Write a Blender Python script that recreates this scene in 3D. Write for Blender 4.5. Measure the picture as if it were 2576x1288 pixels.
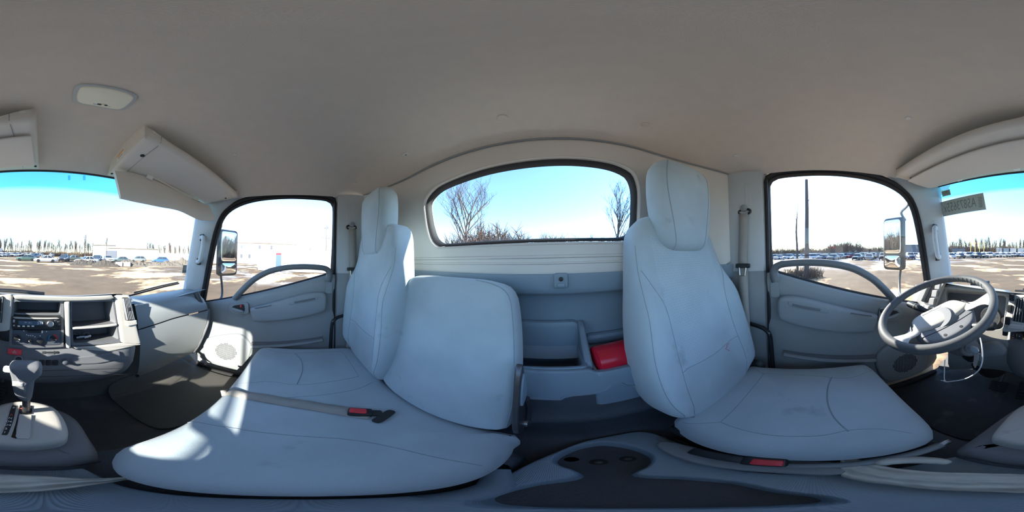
import bpy, bmesh, math, random
from mathutils import Vector, Matrix, noise
from mathutils.bvhtree import BVHTree
random.seed(7)
scene = bpy.context.scene
COL = scene.collection
for o in list(bpy.data.objects): bpy.data.objects.remove(o)

# ------------------------------------------------------------ camera
EYE = 1.95                        # camera height above the ground (m)
OFF = Vector((0, 0, EYE))         # the cab is laid out around the camera point, then lifted by EYE
YAW, PITCH, ROLL = 15.6, math.radians(1.2), math.radians(1.2)
cam = bpy.data.cameras.new('camera'); cam.type = 'PANO'
try: cam.cycles.panorama_type = 'EQUIRECTANGULAR'
except Exception: cam.panorama_type = 'EQUIRECTANGULAR'
cam.clip_start = .01; cam.clip_end = 2000
camo = bpy.data.objects.new('camera', cam); COL.objects.link(camo)
TILT = Matrix.Rotation(-PITCH, 4, 'X') @ Matrix.Rotation(-ROLL, 4, 'Y')
camo.matrix_world = Matrix.Translation(OFF) @ TILT @ Matrix.Rotation(math.radians(180 + YAW), 4, 'Z') @ Matrix.Rotation(math.radians(90), 4, 'X')
scene.camera = camo

def ray(x, y):
    """direction of a photograph pixel (2576 x 1288) in cab axes: X passenger side, Y forward, Z up"""
    b = math.radians((x - 1288) * 360 / 2576 - YAW); f = math.radians((644 - y) * 180 / 1288)
    v = Vector((-math.sin(b) * math.cos(f), -math.cos(b) * math.cos(f), math.sin(f)))
    return (TILT.to_3x3() @ v)
def on(x, y, ax, v):
    q = ray(x, y); return q * (v / q['XYZ'.index(ax)])
def onp(x, y, p, n):
    q = ray(x, y); n = Vector(n); return q * (Vector(p).dot(n) / q.dot(n))

# ------------------------------------------------------------ sky, sun, exposure
SUN_AZ, SUN_EL = 74.6, 25.6      # degrees from the rear towards the driver's side; elevation
sb, se = math.radians(SUN_AZ), math.radians(SUN_EL)
SUN = Vector((-math.sin(sb) * math.cos(se), -math.cos(sb) * math.cos(se), math.sin(se)))
world = bpy.data.worlds.new('sky'); scene.world = world; world.use_nodes = True
nt = world.node_tree; nt.nodes.clear()
sky = nt.nodes.new('ShaderNodeTexSky'); sky.sky_type = 'NISHITA'; sky.sun_disc = False
sky.sun_elevation = se; sky.sun_rotation = math.atan2(SUN.x, SUN.y)
sky.altitude = 200; sky.air_density = 1.0; sky.dust_density = .2; sky.ozone_density = 4.0
bg = nt.nodes.new('ShaderNodeBackground'); bg.inputs['Strength'].default_value = .56
wo = nt.nodes.new('ShaderNodeOutputWorld')
nt.links.new(sky.outputs[0], bg.inputs[0]); nt.links.new(bg.outputs[0], wo.inputs[0])
sl = bpy.data.lights.new('sun', 'SUN'); sl.energy = 15.5; sl.angle = math.radians(.55); sl.color = (1, .94, .84)
so = bpy.data.objects.new('sun', sl); COL.objects.link(so)
so.rotation_euler = (-SUN).to_track_quat('-Z', 'Y').to_euler(); so.location = (-6, -2, 8)
scene.view_settings.view_transform = 'Standard'; scene.view_settings.look = 'None'
scene.view_settings.exposure = 0.27; scene.view_settings.gamma = 1.0
scene.view_settings.use_curve_mapping = False
scene.cycles.max_bounces = 8; scene.cycles.diffuse_bounces = 4; scene.cycles.glossy_bounces = 3; scene.cycles.transparent_max_bounces = 16
scene.cycles.use_denoising = True; scene.cycles.use_adaptive_sampling = True; scene.cycles.adaptive_threshold = .06
scene.cycles.sample_clamp_indirect = 6

# ------------------------------------------------------------ materials
M = {}
def nodes(name):
    m = bpy.data.materials.new(name); m.use_nodes = True
    return m, m.node_tree, m.node_tree.nodes['Principled BSDF']
def mat(name, col, rough=.6, metal=0, nscale=0, namt=.06, bump=0, bscale=None, spec=.5, coords='Object', dirt=None, sheen=0, emit=None):
    m, t, p = nodes(name)
    p.inputs['Base Color'].default_value = (*col, 1); p.inputs['Roughness'].default_value = rough
    p.inputs['Metallic'].default_value = metal; p.inputs['Specular IOR Level'].default_value = spec
    if sheen: p.inputs['Sheen Weight'].default_value = sheen
    if emit:
        p.inputs['Emission Color'].default_value = (*emit[0], 1); p.inputs['Emission Strength'].default_value = emit[1]
    tc = t.nodes.new('ShaderNodeTexCoord')
    last = None
    if nscale:
        n = t.nodes.new('ShaderNodeTexNoise'); n.inputs['Scale'].default_value = nscale; n.inputs['Detail'].default_value = 6
        t.links.new(tc.outputs[coords], n.inputs['Vector'])
        r = t.nodes.new('ShaderNodeMixRGB'); r.inputs['Color1'].default_value = (*[c * (1 - namt) for c in col], 1)
        r.inputs['Color2'].default_value = (*[min(1, c * (1 + namt)) for c in col], 1)
        t.links.new(n.outputs['Fac'], r.inputs['Fac']); last = r.outputs[0]
        if dirt:
            n2 = t.nodes.new('ShaderNodeTexNoise'); n2.inputs['Scale'].default_value = dirt[0]; n2.inputs['Detail'].default_value = 8
            t.links.new(tc.outputs[coords], n2.inputs['Vector'])
            cr = t.nodes.new('ShaderNodeValToRGB'); cr.color_ramp.elements[0].position = dirt[1]; cr.color_ramp.elements[1].position = dirt[1] + dirt[2]
            t.links.new(n2.outputs['Fac'], cr.inputs[0])
            r2 = t.nodes.new('ShaderNodeMixRGB'); r2.inputs['Color2'].default_value = (*dirt[3], 1)
            t.links.new(last, r2.inputs['Color1']); t.links.new(cr.outputs[0], r2.inputs['Fac']); last = r2.outputs[0]
        t.links.new(last, p.inputs['Base Color'])
    if bump:
        n = t.nodes.new('ShaderNodeTexNoise'); n.inputs['Scale'].default_value = bscale or 400; n.inputs['Detail'].default_value = 3
        t.links.new(tc.outputs[coords], n.inputs['Vector'])
        b = t.nodes.new('ShaderNodeBump'); b.inputs['Strength'].default_value = bump; b.inputs['Distance'].default_value = .002
        t.links.new(n.outputs['Fac'], b.inputs['Height']); t.links.new(b.outputs[0], p.inputs['Normal'])
    M[name] = m; return m
def glass(name, tint=(1, 1, 1), band=None, gloss=.02, dust=0):
    """thin window glass: clear transmission, a little mirror reflection, a film of dust"""
    m, t, p = nodes(name); t.nodes.remove(p)
    out = t.nodes['Material Output']
    tr = t.nodes.new('ShaderNodeBsdfTransparent'); tr.inputs[0].default_value = (*tint, 1)
    gl = t.nodes.new('ShaderNodeBsdfGlossy'); gl.inputs['Roughness'].default_value = 0
    lw = t.nodes.new('ShaderNodeLayerWeight'); lw.inputs[0].default_value = .5
    pw = t.nodes.new('ShaderNodeMath'); pw.operation = 'POWER'; pw.inputs[1].default_value = 5
    ma = t.nodes.new('ShaderNodeMath'); ma.operation = 'MULTIPLY_ADD'; ma.inputs[1].default_value = .5; ma.inputs[2].default_value = gloss
    t.links.new(lw.outputs['Facing'], pw.inputs[0]); t.links.new(pw.outputs[0], ma.inputs[0])
    mx = t.nodes.new('ShaderNodeMixShader')
    t.links.new(ma.outputs[0], mx.inputs[0]); t.links.new(tr.outputs[0], mx.inputs[1]); t.links.new(gl.outputs[0], mx.inputs[2])
    tc = t.nodes.new('ShaderNodeTexCoord')
    if band:
        sp = t.nodes.new('ShaderNodeSeparateXYZ'); t.links.new(tc.outputs['Object'], sp.inputs[0])
        mr = t.nodes.new('ShaderNodeMapRange'); mr.inputs['From Min'].default_value = band[0]; mr.inputs['From Max'].default_value = band[1]
        t.links.new(sp.outputs['Z'], mr.inputs['Value'])
        mc = t.nodes.new('ShaderNodeMixRGB'); mc.inputs['Color1'].default_value = (*tint, 1); mc.inputs['Color2'].default_value = (*band[2], 1)
        t.links.new(mr.outputs[0], mc.inputs['Fac']); t.links.new(mc.outputs[0], tr.inputs[0])
    if dust:
        df = t.nodes.new('ShaderNodeBsdfDiffuse'); df.inputs[0].default_value = (.8, .8, .8, 1)
        n = t.nodes.new('ShaderNodeTexNoise'); n.inputs['Scale'].default_value = 3; n.inputs['Detail'].default_value = 5
        t.links.new(tc.outputs['Object'], n.inputs['Vector'])
        m2 = t.nodes.new('ShaderNodeMath'); m2.operation = 'MULTIPLY'; m2.inputs[1].default_value = dust
        t.links.new(n.outputs['Fac'], m2.inputs[0])
        mx2 = t.nodes.new('ShaderNodeMixShader'); t.links.new(m2.outputs[0], mx2.inputs[0])
        t.links.new(mx.outputs[0], mx2.inputs[1]); t.links.new(df.outputs[0], mx2.inputs[2]); mx = mx2
    t.links.new(mx.outputs[0], out.inputs[0]); M[name] = m; return m

mat('headliner', (.68, .60, .525), .95, nscale=25, namt=.05, bump=.5, bscale=600, spec=.1)
mat('trim_light', (.69, .665, .625), .6, nscale=9, namt=.04, bump=.12, bscale=900, spec=.35)
mat('panel_grey', (.275, .295, .30), .55, nscale=7, namt=.05, bump=.2, bscale=800, spec=.4)
mat('panel_dark', (.155, .16, .172), .55, nscale=7, namt=.06, bump=.2, bscale=800, spec=.4)
mat('fascia', (.48, .46, .425), .5, nscale=8, namt=.05, bump=.12, bscale=900, spec=.4, dirt=(14, .62, .12, (.33, .31, .27)))
mat('pillar_grey', (.50, .53, .54), .6, nscale=9, namt=.04, bump=.12, bscale=900, spec=.35)
mat('shelf_grey', (.66, .625, .575), .6, nscale=9, namt=.04, bump=.12, bscale=900, spec=.35)
mat('rim_grey', (.085, .088, .092), .6, nscale=60, namt=.15, bump=.25, bscale=500, spec=.3)
mat('rail_grey', (.15, .16, .165), .55, nscale=9, namt=.05, bump=.15, bscale=800)
mat('black_plastic', (.02, .021, .023), .45, nscale=20, namt=.2)
mat('black_gloss', (.012, .012, .014), .12)
mat('rubber', (.018, .018, .02), .7)
mat('floor_vinyl', (.055, .055, .056), .6, nscale=12, namt=.25, bump=.5, bscale=300, dirt=(5, .55, .25, (.11, .10, .085)))
mat('carpet_dark', (.075, .085, .10), .5, nscale=12, namt=.2, bump=.9, bscale=260)
mat('bin_plastic', (.21, .275, .335), .45, nscale=8, namt=.05, bump=.25, bscale=700)
mat('belt_web', (.36, .34, .31), .85, nscale=40, namt=.06, bump=.4, bscale=900)
mat('metal', (.55, .55, .55), .3, metal=1)
mat('metal_dark', (.10, .10, .11), .35, metal=.7, nscale=30, namt=.3)
mat('red_plastic', (.75, .045, .06), .4, nscale=10, namt=.05)
mat('red_paint', (.62, .008, .03), .22, nscale=4, namt=.05)
mat('white_plastic', (.8, .8, .78), .4, nscale=10, namt=.03)
mat('cream_lens', (.86, .82, .66), .25, nscale=10, namt=.04)
mat('letter_white', (.8, .8, .78), .6); mat('letter_red', (.7, .08, .05), .6)
mat('paint_orange', (.85, .30, .05), .5); mat('paint_blue', (.02, .22, .45), .5); mat('thread', (.75, .22, .16), .9)
mat('knob_dark', (.085, .10, .125), .5, nscale=10, namt=.05, bump=.3, bscale=700)
mat('seam', (.27, .325, .36), .95)
mat('mirror_glass', (.9, .9, .9), .02, metal=1)
mat('display', (.08, .13, .19), .15); mat('dial_face', (.42, .38, .33), .35, nscale=30, namt=.15)
glass('glass_wind', (.93, .985, 1.0), band=(EYE + .335, EYE + .36, (.30, .86, 1.0)), dust=.015)
glass('glass_clear', (.97, .985, .985), dust=.015); glass('glass_rear', (.86, .965, 1.0), dust=.03)
glass('clear_plastic', (.93, .93, .93), gloss=.08); glass('blue_pad', (.62, .80, .84))

def fabric(name, col, pattern=None):
    m, t, p = nodes(name); p.inputs['Roughness'].default_value = .95; p.inputs['Specular IOR Level'].default_value = .1
    p.inputs['Sheen Weight'].default_value = .35
    tc = t.nodes.new('ShaderNodeTexCoord')
    n = t.nodes.new('ShaderNodeTexNoise'); n.inputs['Scale'].default_value = 6; n.inputs['Detail'].default_value = 7
    t.links.new(tc.outputs['Object'], n.inputs['Vector'])
    cr = t.nodes.new('ShaderNodeValToRGB'); e = cr.color_ramp.elements
    e[0].position = .3; e[0].color = (*[c * .86 for c in col], 1); e[1].position = .6; e[1].color = (*col, 1)
    t.links.new(n.outputs['Fac'], cr.inputs[0]); last = cr.outputs[0]
    st = t.nodes.new('ShaderNodeTexNoise'); st.inputs['Scale'].default_value = 9; st.inputs['Detail'].default_value = 3
    mp = t.nodes.new('ShaderNodeMapping'); mp.inputs['Location'].default_value = (3.1, 1.7, 5.2)
    t.links.new(tc.outputs['Object'], mp.inputs[0]); t.links.new(mp.outputs[0], st.inputs['Vector'])
    c2 = t.nodes.new('ShaderNodeValToRGB'); c2.color_ramp.elements[0].position = .66; c2.color_ramp.elements[1].position = .8
    t.links.new(st.outputs['Fac'], c2.inputs[0])
    mx = t.nodes.new('ShaderNodeMixRGB'); mx.inputs['Color2'].default_value = (*[c * .6 for c in col], 1)
    t.links.new(c2.outputs[0], mx.inputs['Fac']); t.links.new(last, mx.inputs['Color1']); last = mx.outputs[0]
    hn = t.nodes.new('ShaderNodeTexNoise'); hn.inputs['Scale'].default_value = 500
    t.links.new(tc.outputs['Object'], hn.inputs['Vector'])
    bp = t.nodes.new('ShaderNodeBump'); bp.inputs['Strength'].default_value = .35; bp.inputs['Distance'].default_value = .002
    if pattern:
        v = t.nodes.new('ShaderNodeTexVoronoi'); v.voronoi_dimensions = '2D'; v.inputs['Scale'].default_value = 88; v.inputs['Randomness'].default_value = 0
        s0 = t.nodes.new('ShaderNodeSeparateXYZ'); c0 = t.nodes.new('ShaderNodeCombineXYZ'); t.links.new(tc.outputs['Object'], s0.inputs[0])
        for k_, op in ((0, 'ADD'), (1, 'SUBTRACT')):
            a_ = t.nodes.new('ShaderNodeMath'); a_.operation = op; t.links.new(s0.outputs['X'], a_.inputs[0]); t.links.new(s0.outputs['Z'], a_.inputs[1])
            h_ = t.nodes.new('ShaderNodeMath'); h_.operation = 'MULTIPLY'; h_.inputs[1].default_value = .7071; t.links.new(a_.outputs[0], h_.inputs[0]); t.links.new(h_.outputs[0], c0.inputs[k_])
        t.links.new(c0.outputs[0], v.inputs['Vector'])
        c3 = t.nodes.new('ShaderNodeValToRGB'); e = c3.color_ramp.elements
        e[0].position = .30; e[0].color = (0, 0, 0, 1); e[1].position = .36; e[1].color = (1, 1, 1, 1)
        x = c3.color_ramp.elements.new(.48); x.color = (1, 1, 1, 1); x = c3.color_ramp.elements.new(.54); x.color = (0, 0, 0, 1)
        t.links.new(v.outputs['Distance'], c3.inputs[0])
        mx2 = t.nodes.new('ShaderNodeMixRGB'); mx2.inputs['Color2'].default_value = (*[min(1, c * 1.3) for c in col], 1)
        mf = t.nodes.new('ShaderNodeMath'); mf.operation = 'MULTIPLY'; mf.inputs[1].default_value = .30
        sx_ = t.nodes.new('ShaderNodeSeparateXYZ'); t.links.new(tc.outputs['Object'], sx_.inputs[0])
        d_ = t.nodes.new('ShaderNodeMath'); d_.operation = 'SUBTRACT'; d_.inputs[1].default_value = pattern; t.links.new(sx_.outputs['X'], d_.inputs[0])
        ab = t.nodes.new('ShaderNodeMath'); ab.operation = 'ABSOLUTE'; t.links.new(d_.outputs[0], ab.inputs[0])
        mr_ = t.nodes.new('ShaderNodeMapRange'); mr_.inputs['From Min'].default_value = .150; mr_.inputs['From Max'].default_value = .146; t.links.new(ab.outputs[0], mr_.inputs['Value'])
        mk = t.nodes.new('ShaderNodeMath'); mk.operation = 'MULTIPLY'; t.links.new(c3.outputs[0], mk.inputs[0]); t.links.new(mr_.outputs[0], mk.inputs[1])
        mz = t.nodes.new('ShaderNodeMapRange'); mz.inputs['From Min'].default_value = EYE - .372; mz.inputs['From Max'].default_value = EYE - .366; t.links.new(sx_.outputs['Z'], mz.inputs['Value'])
        mk2 = t.nodes.new('ShaderNodeMath'); mk2.operation = 'MULTIPLY'; t.links.new(mk.outputs[0], mk2.inputs[0]); t.links.new(mz.outputs[0], mk2.inputs[1])
        t.links.new(mk2.outputs[0], mf.inputs[0]); t.links.new(mf.outputs[0], mx2.inputs['Fac']); t.links.new(last, mx2.inputs['Color1']); last = mx2.outputs[0]
    t.links.new(hn.outputs['Fac'], bp.inputs['Height']); t.links.new(bp.outputs[0], p.inputs['Normal'])
    t.links.new(last, p.inputs['Base Color']); M[name] = m; return m
fabric('fabric', (.42, .50, .545)); fabric('fabric_driver', (.42, .50, .545), -.43); fabric('fabric_passenger', (.42, .50, .545), .74)

def weave(name, col, scale=160, amt=.5, rough=.6):
    m, t, p = nodes(name); p.inputs['Roughness'].default_value = rough
    tc = t.nodes.new('ShaderNodeTexCoord')
    w = t.nodes.new('ShaderNodeTexVoronoi'); w.inputs['Scale'].default_value = scale; w.inputs['Randomness'].default_value = 0
    t.links.new(tc.outputs['Object'], w.inputs['Vector'])
    mx = t.nodes.new('ShaderNodeMixRGB'); mx.inputs['Color1'].default_value = (*[c * (1 + amt) for c in col], 1); mx.inputs['Color2'].default_value = (*[c * (1 - amt) for c in col], 1)
    t.links.new(w.outputs['Distance'], mx.inputs['Fac']); t.links.new(mx.outputs[0], p.inputs['Base Color'])
    bp = t.nodes.new('ShaderNodeBump'); bp.inputs['Strength'].default_value = .5; bp.inputs['Distance'].default_value = .002
    t.links.new(w.outputs['Distance'], bp.inputs['Height']); t.links.new(bp.outputs[0], p.inputs['Normal'])
    M[name] = m
weave('mat_weave', (.075, .072, .066), 150); weave('fascia_weave', (.40, .385, .35), 400, .15, .5); weave('console_weave', (.33, .44, .53), 420, .2, .5)

# ------------------------------------------------------------ mesh helpers
class MB:
    def __init__(s): s.v = []; s.f = []; s.mi = []; s.cur = 0
    def add(s, vs, fs):
        b = len(s.v); s.v += [Vector(p) for p in vs]
        for f in fs: s.f.append([i + b for i in f]); s.mi.append(s.cur)
        return s
    def box(s, c, size, rot=None):
        c = Vector(c); h = [x / 2 for x in size]; R = rot or Matrix.Identity(3)
        vs = [c + R @ Vector((sx * h[0], sy * h[1], sz * h[2])) for sx in (-1, 1) for sy in (-1, 1) for sz in (-1, 1)]
        return s.add(vs, [(0, 1, 3, 2), (4, 6, 7, 5), (0, 4, 5, 1), (2, 3, 7, 6), (0, 2, 6, 4), (1, 5, 7, 3)])
    def rings(s, R, closed=True, cap0=False, cap1=False, wrap=False):
        n = len(R[0]); vs = [p for r in R for p in r]; fs = []
        m = len(R) if wrap else len(R) - 1
        for i in range(m):
            j = (i + 1) % len(R)
            for k in range(n if closed else n - 1):
                l = (k + 1) % n; fs.append((i * n + k, i * n + l, j * n + l, j * n + k))
        if cap0: fs.append(tuple(range(n - 1, -1, -1)))
        if cap1: fs.append(tuple((len(R) - 1) * n + k for k in range(n)))
        return s.add(vs, fs)
    def tube(s, pts, r, n=8, closed=False, sx=1.0, up=None):
        pts = [Vector(p) for p in pts]; rr = r if isinstance(r, (list, tuple)) else [r] * len(pts); R = []
        prev = Vector(up) if up else None
        for i, p in enumerate(pts):
            a = pts[(i - 1) % len(pts)] if (closed or i) else p; b = pts[(i + 1) % len(pts)] if (closed or i < len(pts) - 1) else p
            t = (b - a).normalized()
            if prev is None: prev = Vector((0, 0, 1)) if abs(t.z) < .9 else Vector((1, 0, 0))
            x = prev - t * prev.dot(t)
            if x.length < 1e-5: x = t.orthogonal()
            x.normalize(); y = t.cross(x); 
            if not up: prev = x
            R.append([p + (x * math.cos(q) * sx + y * math.sin(q)) * rr[i] for q in [2 * math.pi * k / n for k in range(n)]])
        return s.rings(R, True, not closed, not closed, closed)
    def lathe(s, prof, o, axis, n=24, cap0=True, cap1=True):
        o = Vector(o); w = Vector(axis).normalized(); u = w.orthogonal().normalized(); v = w.cross(u)
        R = [[o + w * h + (u * math.cos(2 * math.pi * k / n) + v * math.sin(2 * math.pi * k / n)) * r for k in range(n)] for r, h in prof]
        return s.rings(R, True, cap0, cap1)
    def grid(s, fn, nu, nv):
        R = [[Vector(fn(i / nu, j / nv)) for i in range(nu + 1)] for j in range(nv + 1)]
        return s.rings(R, False)
    def prism(s, pts, d):
        pts = [Vector(p) for p in pts]; d = Vector(d)
        return s.rings([pts, [p + d for p in pts]], True, True, True)
    def mesh(s, name, mats, smooth=True, angle=40):
        me = bpy.data.meshes.new(name); me.from_pydata([tuple(p + OFF) for p in s.v], [], s.f)
        for m in mats: me.materials.append(M[m] if isinstance(m, str) else m)
        if len(mats) > 1: me.polygons.foreach_set('material_index', s.mi)
        bm = bmesh.new(); bm.from_mesh(me); bmesh.ops.remove_doubles(bm, verts=bm.verts, dist=1e-5); bmesh.ops.recalc_face_normals(bm, faces=bm.faces); bm.to_mesh(me); bm.free()
        if smooth:
            me.polygons.foreach_set('use_smooth', [True] * len(me.polygons)); me.set_sharp_from_angle(angle=math.radians(angle))
        return me
def tag(o, label=None, cat=None, group=None, kind=None):
    if label: o['label'] = label
    if cat: o['category'] = cat
    if group: o['group'] = group
    if kind: o['kind'] = kind
    return o
def link(o, parent=None):
    COL.objects.link(o)
    if parent is not None:
        o.parent = parent; o.matrix_parent_inverse = Matrix.Translation(-Vector(parent.location))
    return o
def thing(name, loc, label=None, cat=None, group=None, kind=None):
    o = bpy.data.objects.new(name, None); o.empty_display_size = .05; o.location = Vector(loc) + OFF
    COL.objects.link(o); return tag(o, label, cat, group, kind)
def obj(name, mb, m, parent=None, smooth=True, angle=40, bevel=0, seg=2, solid=0, sub=0, label=None, cat=None, group=None, kind=None):
    mats = m if isinstance(m, (list, tuple)) else [m]
    o = bpy.data.objects.new(name, mb.mesh(name, mats, smooth, angle))
    if solid: x = o.modifiers.new('s', 'SOLIDIFY'); x.thickness = solid; x.offset = -1
    if bevel:
        x = o.modifiers.new('b', 'BEVEL'); x.width = bevel; x.segments = seg; x.limit_method = 'ANGLE'; x.angle_limit = math.radians(35); x.harden_normals = False
    if sub: x = o.modifiers.new('u', 'SUBSURF'); x.levels = sub; x.render_levels = sub
    return tag(link(o, parent), label, cat, group, kind)

def catmull(pts, n, closed=True):
    P = [Vector(p) for p in pts]; N = len(P); out = []
    m = N if closed else N - 1
    for i in range(m):
        g = lambda k: P[k % N] if closed else P[min(max(k, 0), N - 1)]
        p0, p1, p2, p3 = g(i - 1), g(i), g(i + 1), g(i + 2)
        for j in range(n):
            t = j / n
            out.append(.5 * ((2 * p1) + (p2 - p0) * t + (2 * p0 - 5 * p1 + 4 * p2 - p3) * t * t + (3 * p1 - p0 - 3 * p2 + p3) * t ** 3))
    if not closed: out.append(P[-1].copy())
    return out
def resample(pts, n, closed=True):
    P = [Vector(p) for p in pts]
    if closed: P = P + [P[0]]
    L = [0]
    for a, b in zip(P, P[1:]): L.append(L[-1] + (b - a).length)
    out = []; k = 0; N = n if closed else n - 1
    for i in range(n):
        d = L[-1] * i / N
        while k < len(L) - 2 and L[k + 1] < d: k += 1
        f = (d - L[k]) / max(1e-9, L[k + 1] - L[k]); out.append(P[k].lerp(P[k + 1], min(1, f)))
    return out
def rounded(pts, r, n=5):
    """2D/3D polygon with every corner rounded by radius r (or one r per corner)"""
    P = [Vector(p) for p in pts]; out = []; N = len(P)
    for i in range(N):
        a, b, c = P[i - 1], P[i], P[(i + 1) % N]; rr = r[i] if isinstance(r, (list, tuple)) else r
        d1 = (a - b); d2 = (c - b); k = min(rr, d1.length * .49, d2.length * .49)
        p, q = b + d1.normalized() * k, b + d2.normalized() * k
        for j in range(n + 1):
            t = j / n; out.append(p.lerp(b, t).lerp(b.lerp(q, t), t))
    return out
def inset2(P, d):
    out = []; N = len(P); A = sum(P[i].x * P[(i + 1) % N].y - P[(i + 1) % N].x * P[i].y for i in range(N)); sg = 1 if A > 0 else -1
    for i in range(N):
        t = (P[(i + 1) % N] - P[i - 1]); t = Vector((t.x, t.y)); 
        t = t.normalized() if t.length > 1e-9 else Vector((1, 0))
        out.append(Vector((P[i].x - t.y * d * sg, P[i].y + t.x * d * sg)))
    return out
def pillow(mb, outline, h, er, bulge, fn, N=48, inner=6, back=True, ers=4, backbulge=0):
    """rounded slab from a 2D outline: u,v in the plane, w along the thickness; fn maps (u,v,w) to space"""
    P = [Vector((p[0], p[1])) for p in resample(outline, N)]
    c = sum(P, Vector((0, 0))) / N; R = []
    b0 = inset2(P, er)
    if back:
        for k in range(3, 0, -1):
            f = k / 4; R.append([(p.lerp(c, f), -backbulge * (1 - (1 - f) ** 2)) for p in b0])
        R[0] = [(c, -backbulge) for p in b0]
    for k in range(ers + 1):
        a = math.pi / 2 * k / ers; R.append([(p, er * (1 - math.cos(a))) for p in inset2(P, er * (1 - math.sin(a)))])
    for k in range(ers + 1):
        a = math.pi / 2 * k / ers
        R.append([(p, h - er + er * math.sin(a)) for p in inset2(P, er * (1 - math.cos(a)))])
    t0 = inset2(P, er)
    for k in range(1, inner + 1):
        f = k / inner
        R.append([(p.lerp(c, f), h + bulge * (1 - (1 - f) ** 2)) for p in t0])
    mb.rings([[Vector(fn(q.x, q.y, w)) for q, w in r] for r in R])
    return mb
def frame(o, u, v, w=None):
    o, u, v = Vector(o), Vector(u).normalized(), Vector(v).normalized(); w = Vector(w) if w else u.cross(v)
    return lambda a, b, c: o + u * a + v * b + w * c
def rrect(w, h, r, n=5, cx=0, cy=0):
    return rounded([(cx - w / 2, cy - h / 2), (cx + w / 2, cy - h / 2), (cx + w / 2, cy + h / 2), (cx - w / 2, cy + h / 2)], r, n)
def rbox(mb, c, size, r, R=None, N=32, n=5):
    """box with rounded edges: size along R's axes, thickness is the third"""
    R = R or Matrix.Identity(3); c = Vector(c)
    r = min(r, min(size) * .49)
    P = rrect(size[0], size[1], max(r, 1e-4) * 1.3, n)
    f = lambda a, b, w: c + R @ Vector((a, b, w - size[2] / 2))
    return pillow(mb, P, size[2], r, 0, f, N=N, inner=2, ers=2)
def rotm(ax, deg): return Matrix.Rotation(math.radians(deg), 3, ax)
def axes(u, v, w): return Matrix((Vector(u).normalized(), Vector(v).normalized(), Vector(w).normalized())).transposed()
def text(name, s, size, o, u, v, m, parent, depth=.0006, align='CENTER', label=None, xs=1.0):
    cu = bpy.data.curves.new(name, 'FONT'); cu.body = s; cu.size = size; cu.extrude = depth; cu.align_x = align; cu.align_y = 'CENTER'; cu.resolution_u = 3
    t = bpy.data.objects.new(name, cu); COL.objects.link(t)
    dg = bpy.context.evaluated_depsgraph_get(); me = bpy.data.meshes.new_from_object(t.evaluated_get(dg)); bpy.data.objects.remove(t)
    u, v = Vector(u).normalized(), Vector(v).normalized(); w = u.cross(v)
    mt = Matrix.Translation(Vector(o) + OFF) @ axes(u * 1, v, w).to_4x4() @ Matrix.Diagonal((xs, 1, 1, 1)); me.transform(mt)
    me.materials.clear(); me.materials.append(M[m]); me.name = name
    return tag(link(bpy.data.objects.new(name, me), parent), label)
def bvh_of(o):
    me = o.data; return BVHTree.FromPolygons([v.co - OFF for v in me.vertices], [list(p.vertices) for p in me.polygons])
def seam(parent, host, pts, d, r=.0010, m='seam', name='seam', closed=False, n=10, lift=.3):
    """thin sewn line laid on the host surface: pts are dropped along direction d"""
    T = bvh_of(host); d = Vector(d).normalized(); out = []
    for p in catmull(pts, n, closed):
        hit = T.ray_cast(p - d * .5, d)[0]
        if hit is not None: out.append(hit - d * r * lift)
    if len(out) > 2: return obj(name, MB().tube(out, r, 5, closed), m, parent)
C0 = .13     # X of the cab's middle
def YR(w):   # plan curve of the rear wall
    a = abs(w); return -.545 + .15 * max(0, (a - .50) / .38) ** 2
# ------------------------------------------------------------ cab shell
def sstep(a, b, x):
    t = min(1, max(0, (x - a) / (b - a))); return t * t * (3 - 2 * t)
def X(s, w): return C0 + s * w
def zc(s, t):      # headliner height: s across (-1..1), t from the rear (0) to the windscreen (1)
    return .440 + .055 * (1 - abs(s) ** 4) * (1 - t) + .095 * (1 - abs(s) ** 6) * (1 - abs(2 * t - 1) ** 5)
HW = .925
def roof_pt(u, v):
    s = 2 * u - 1; w = HW * s; y0 = YR(w); y1 = .80 - .07 * s * s
    return (C0 + w, y0 + (y1 - y0) * v, zc(s, v))
def roof_z(x, y):
    s = (x - C0) / HW; w = HW * s; y0 = YR(w); y1 = .80 - .07 * s * s
    return zc(s, (y - y0) / (y1 - y0))
def roof_hit(px, py, d=0):      # where a pixel's ray meets the headliner
    q = ray(px, py); a, b = .3, 1.3
    for _ in range(40):
        m = (a + b) / 2; p = q * m
        if p.z > roof_z(p.x, p.y): b = m
        else: a = m
    return q * (a + d)
ceil = thing('ceiling', (C0, .1, .5), kind='structure')
obj('headliner', MB().grid(roof_pt, 40, 32), 'headliner', ceil)
obj('roof_skin', MB().grid(lambda u, v: Vector(roof_pt(u, v)) + Vector(((u - .5) * .1, (v - .5) * .06, .05)), 24, 20), 'white_plastic', ceil)

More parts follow.
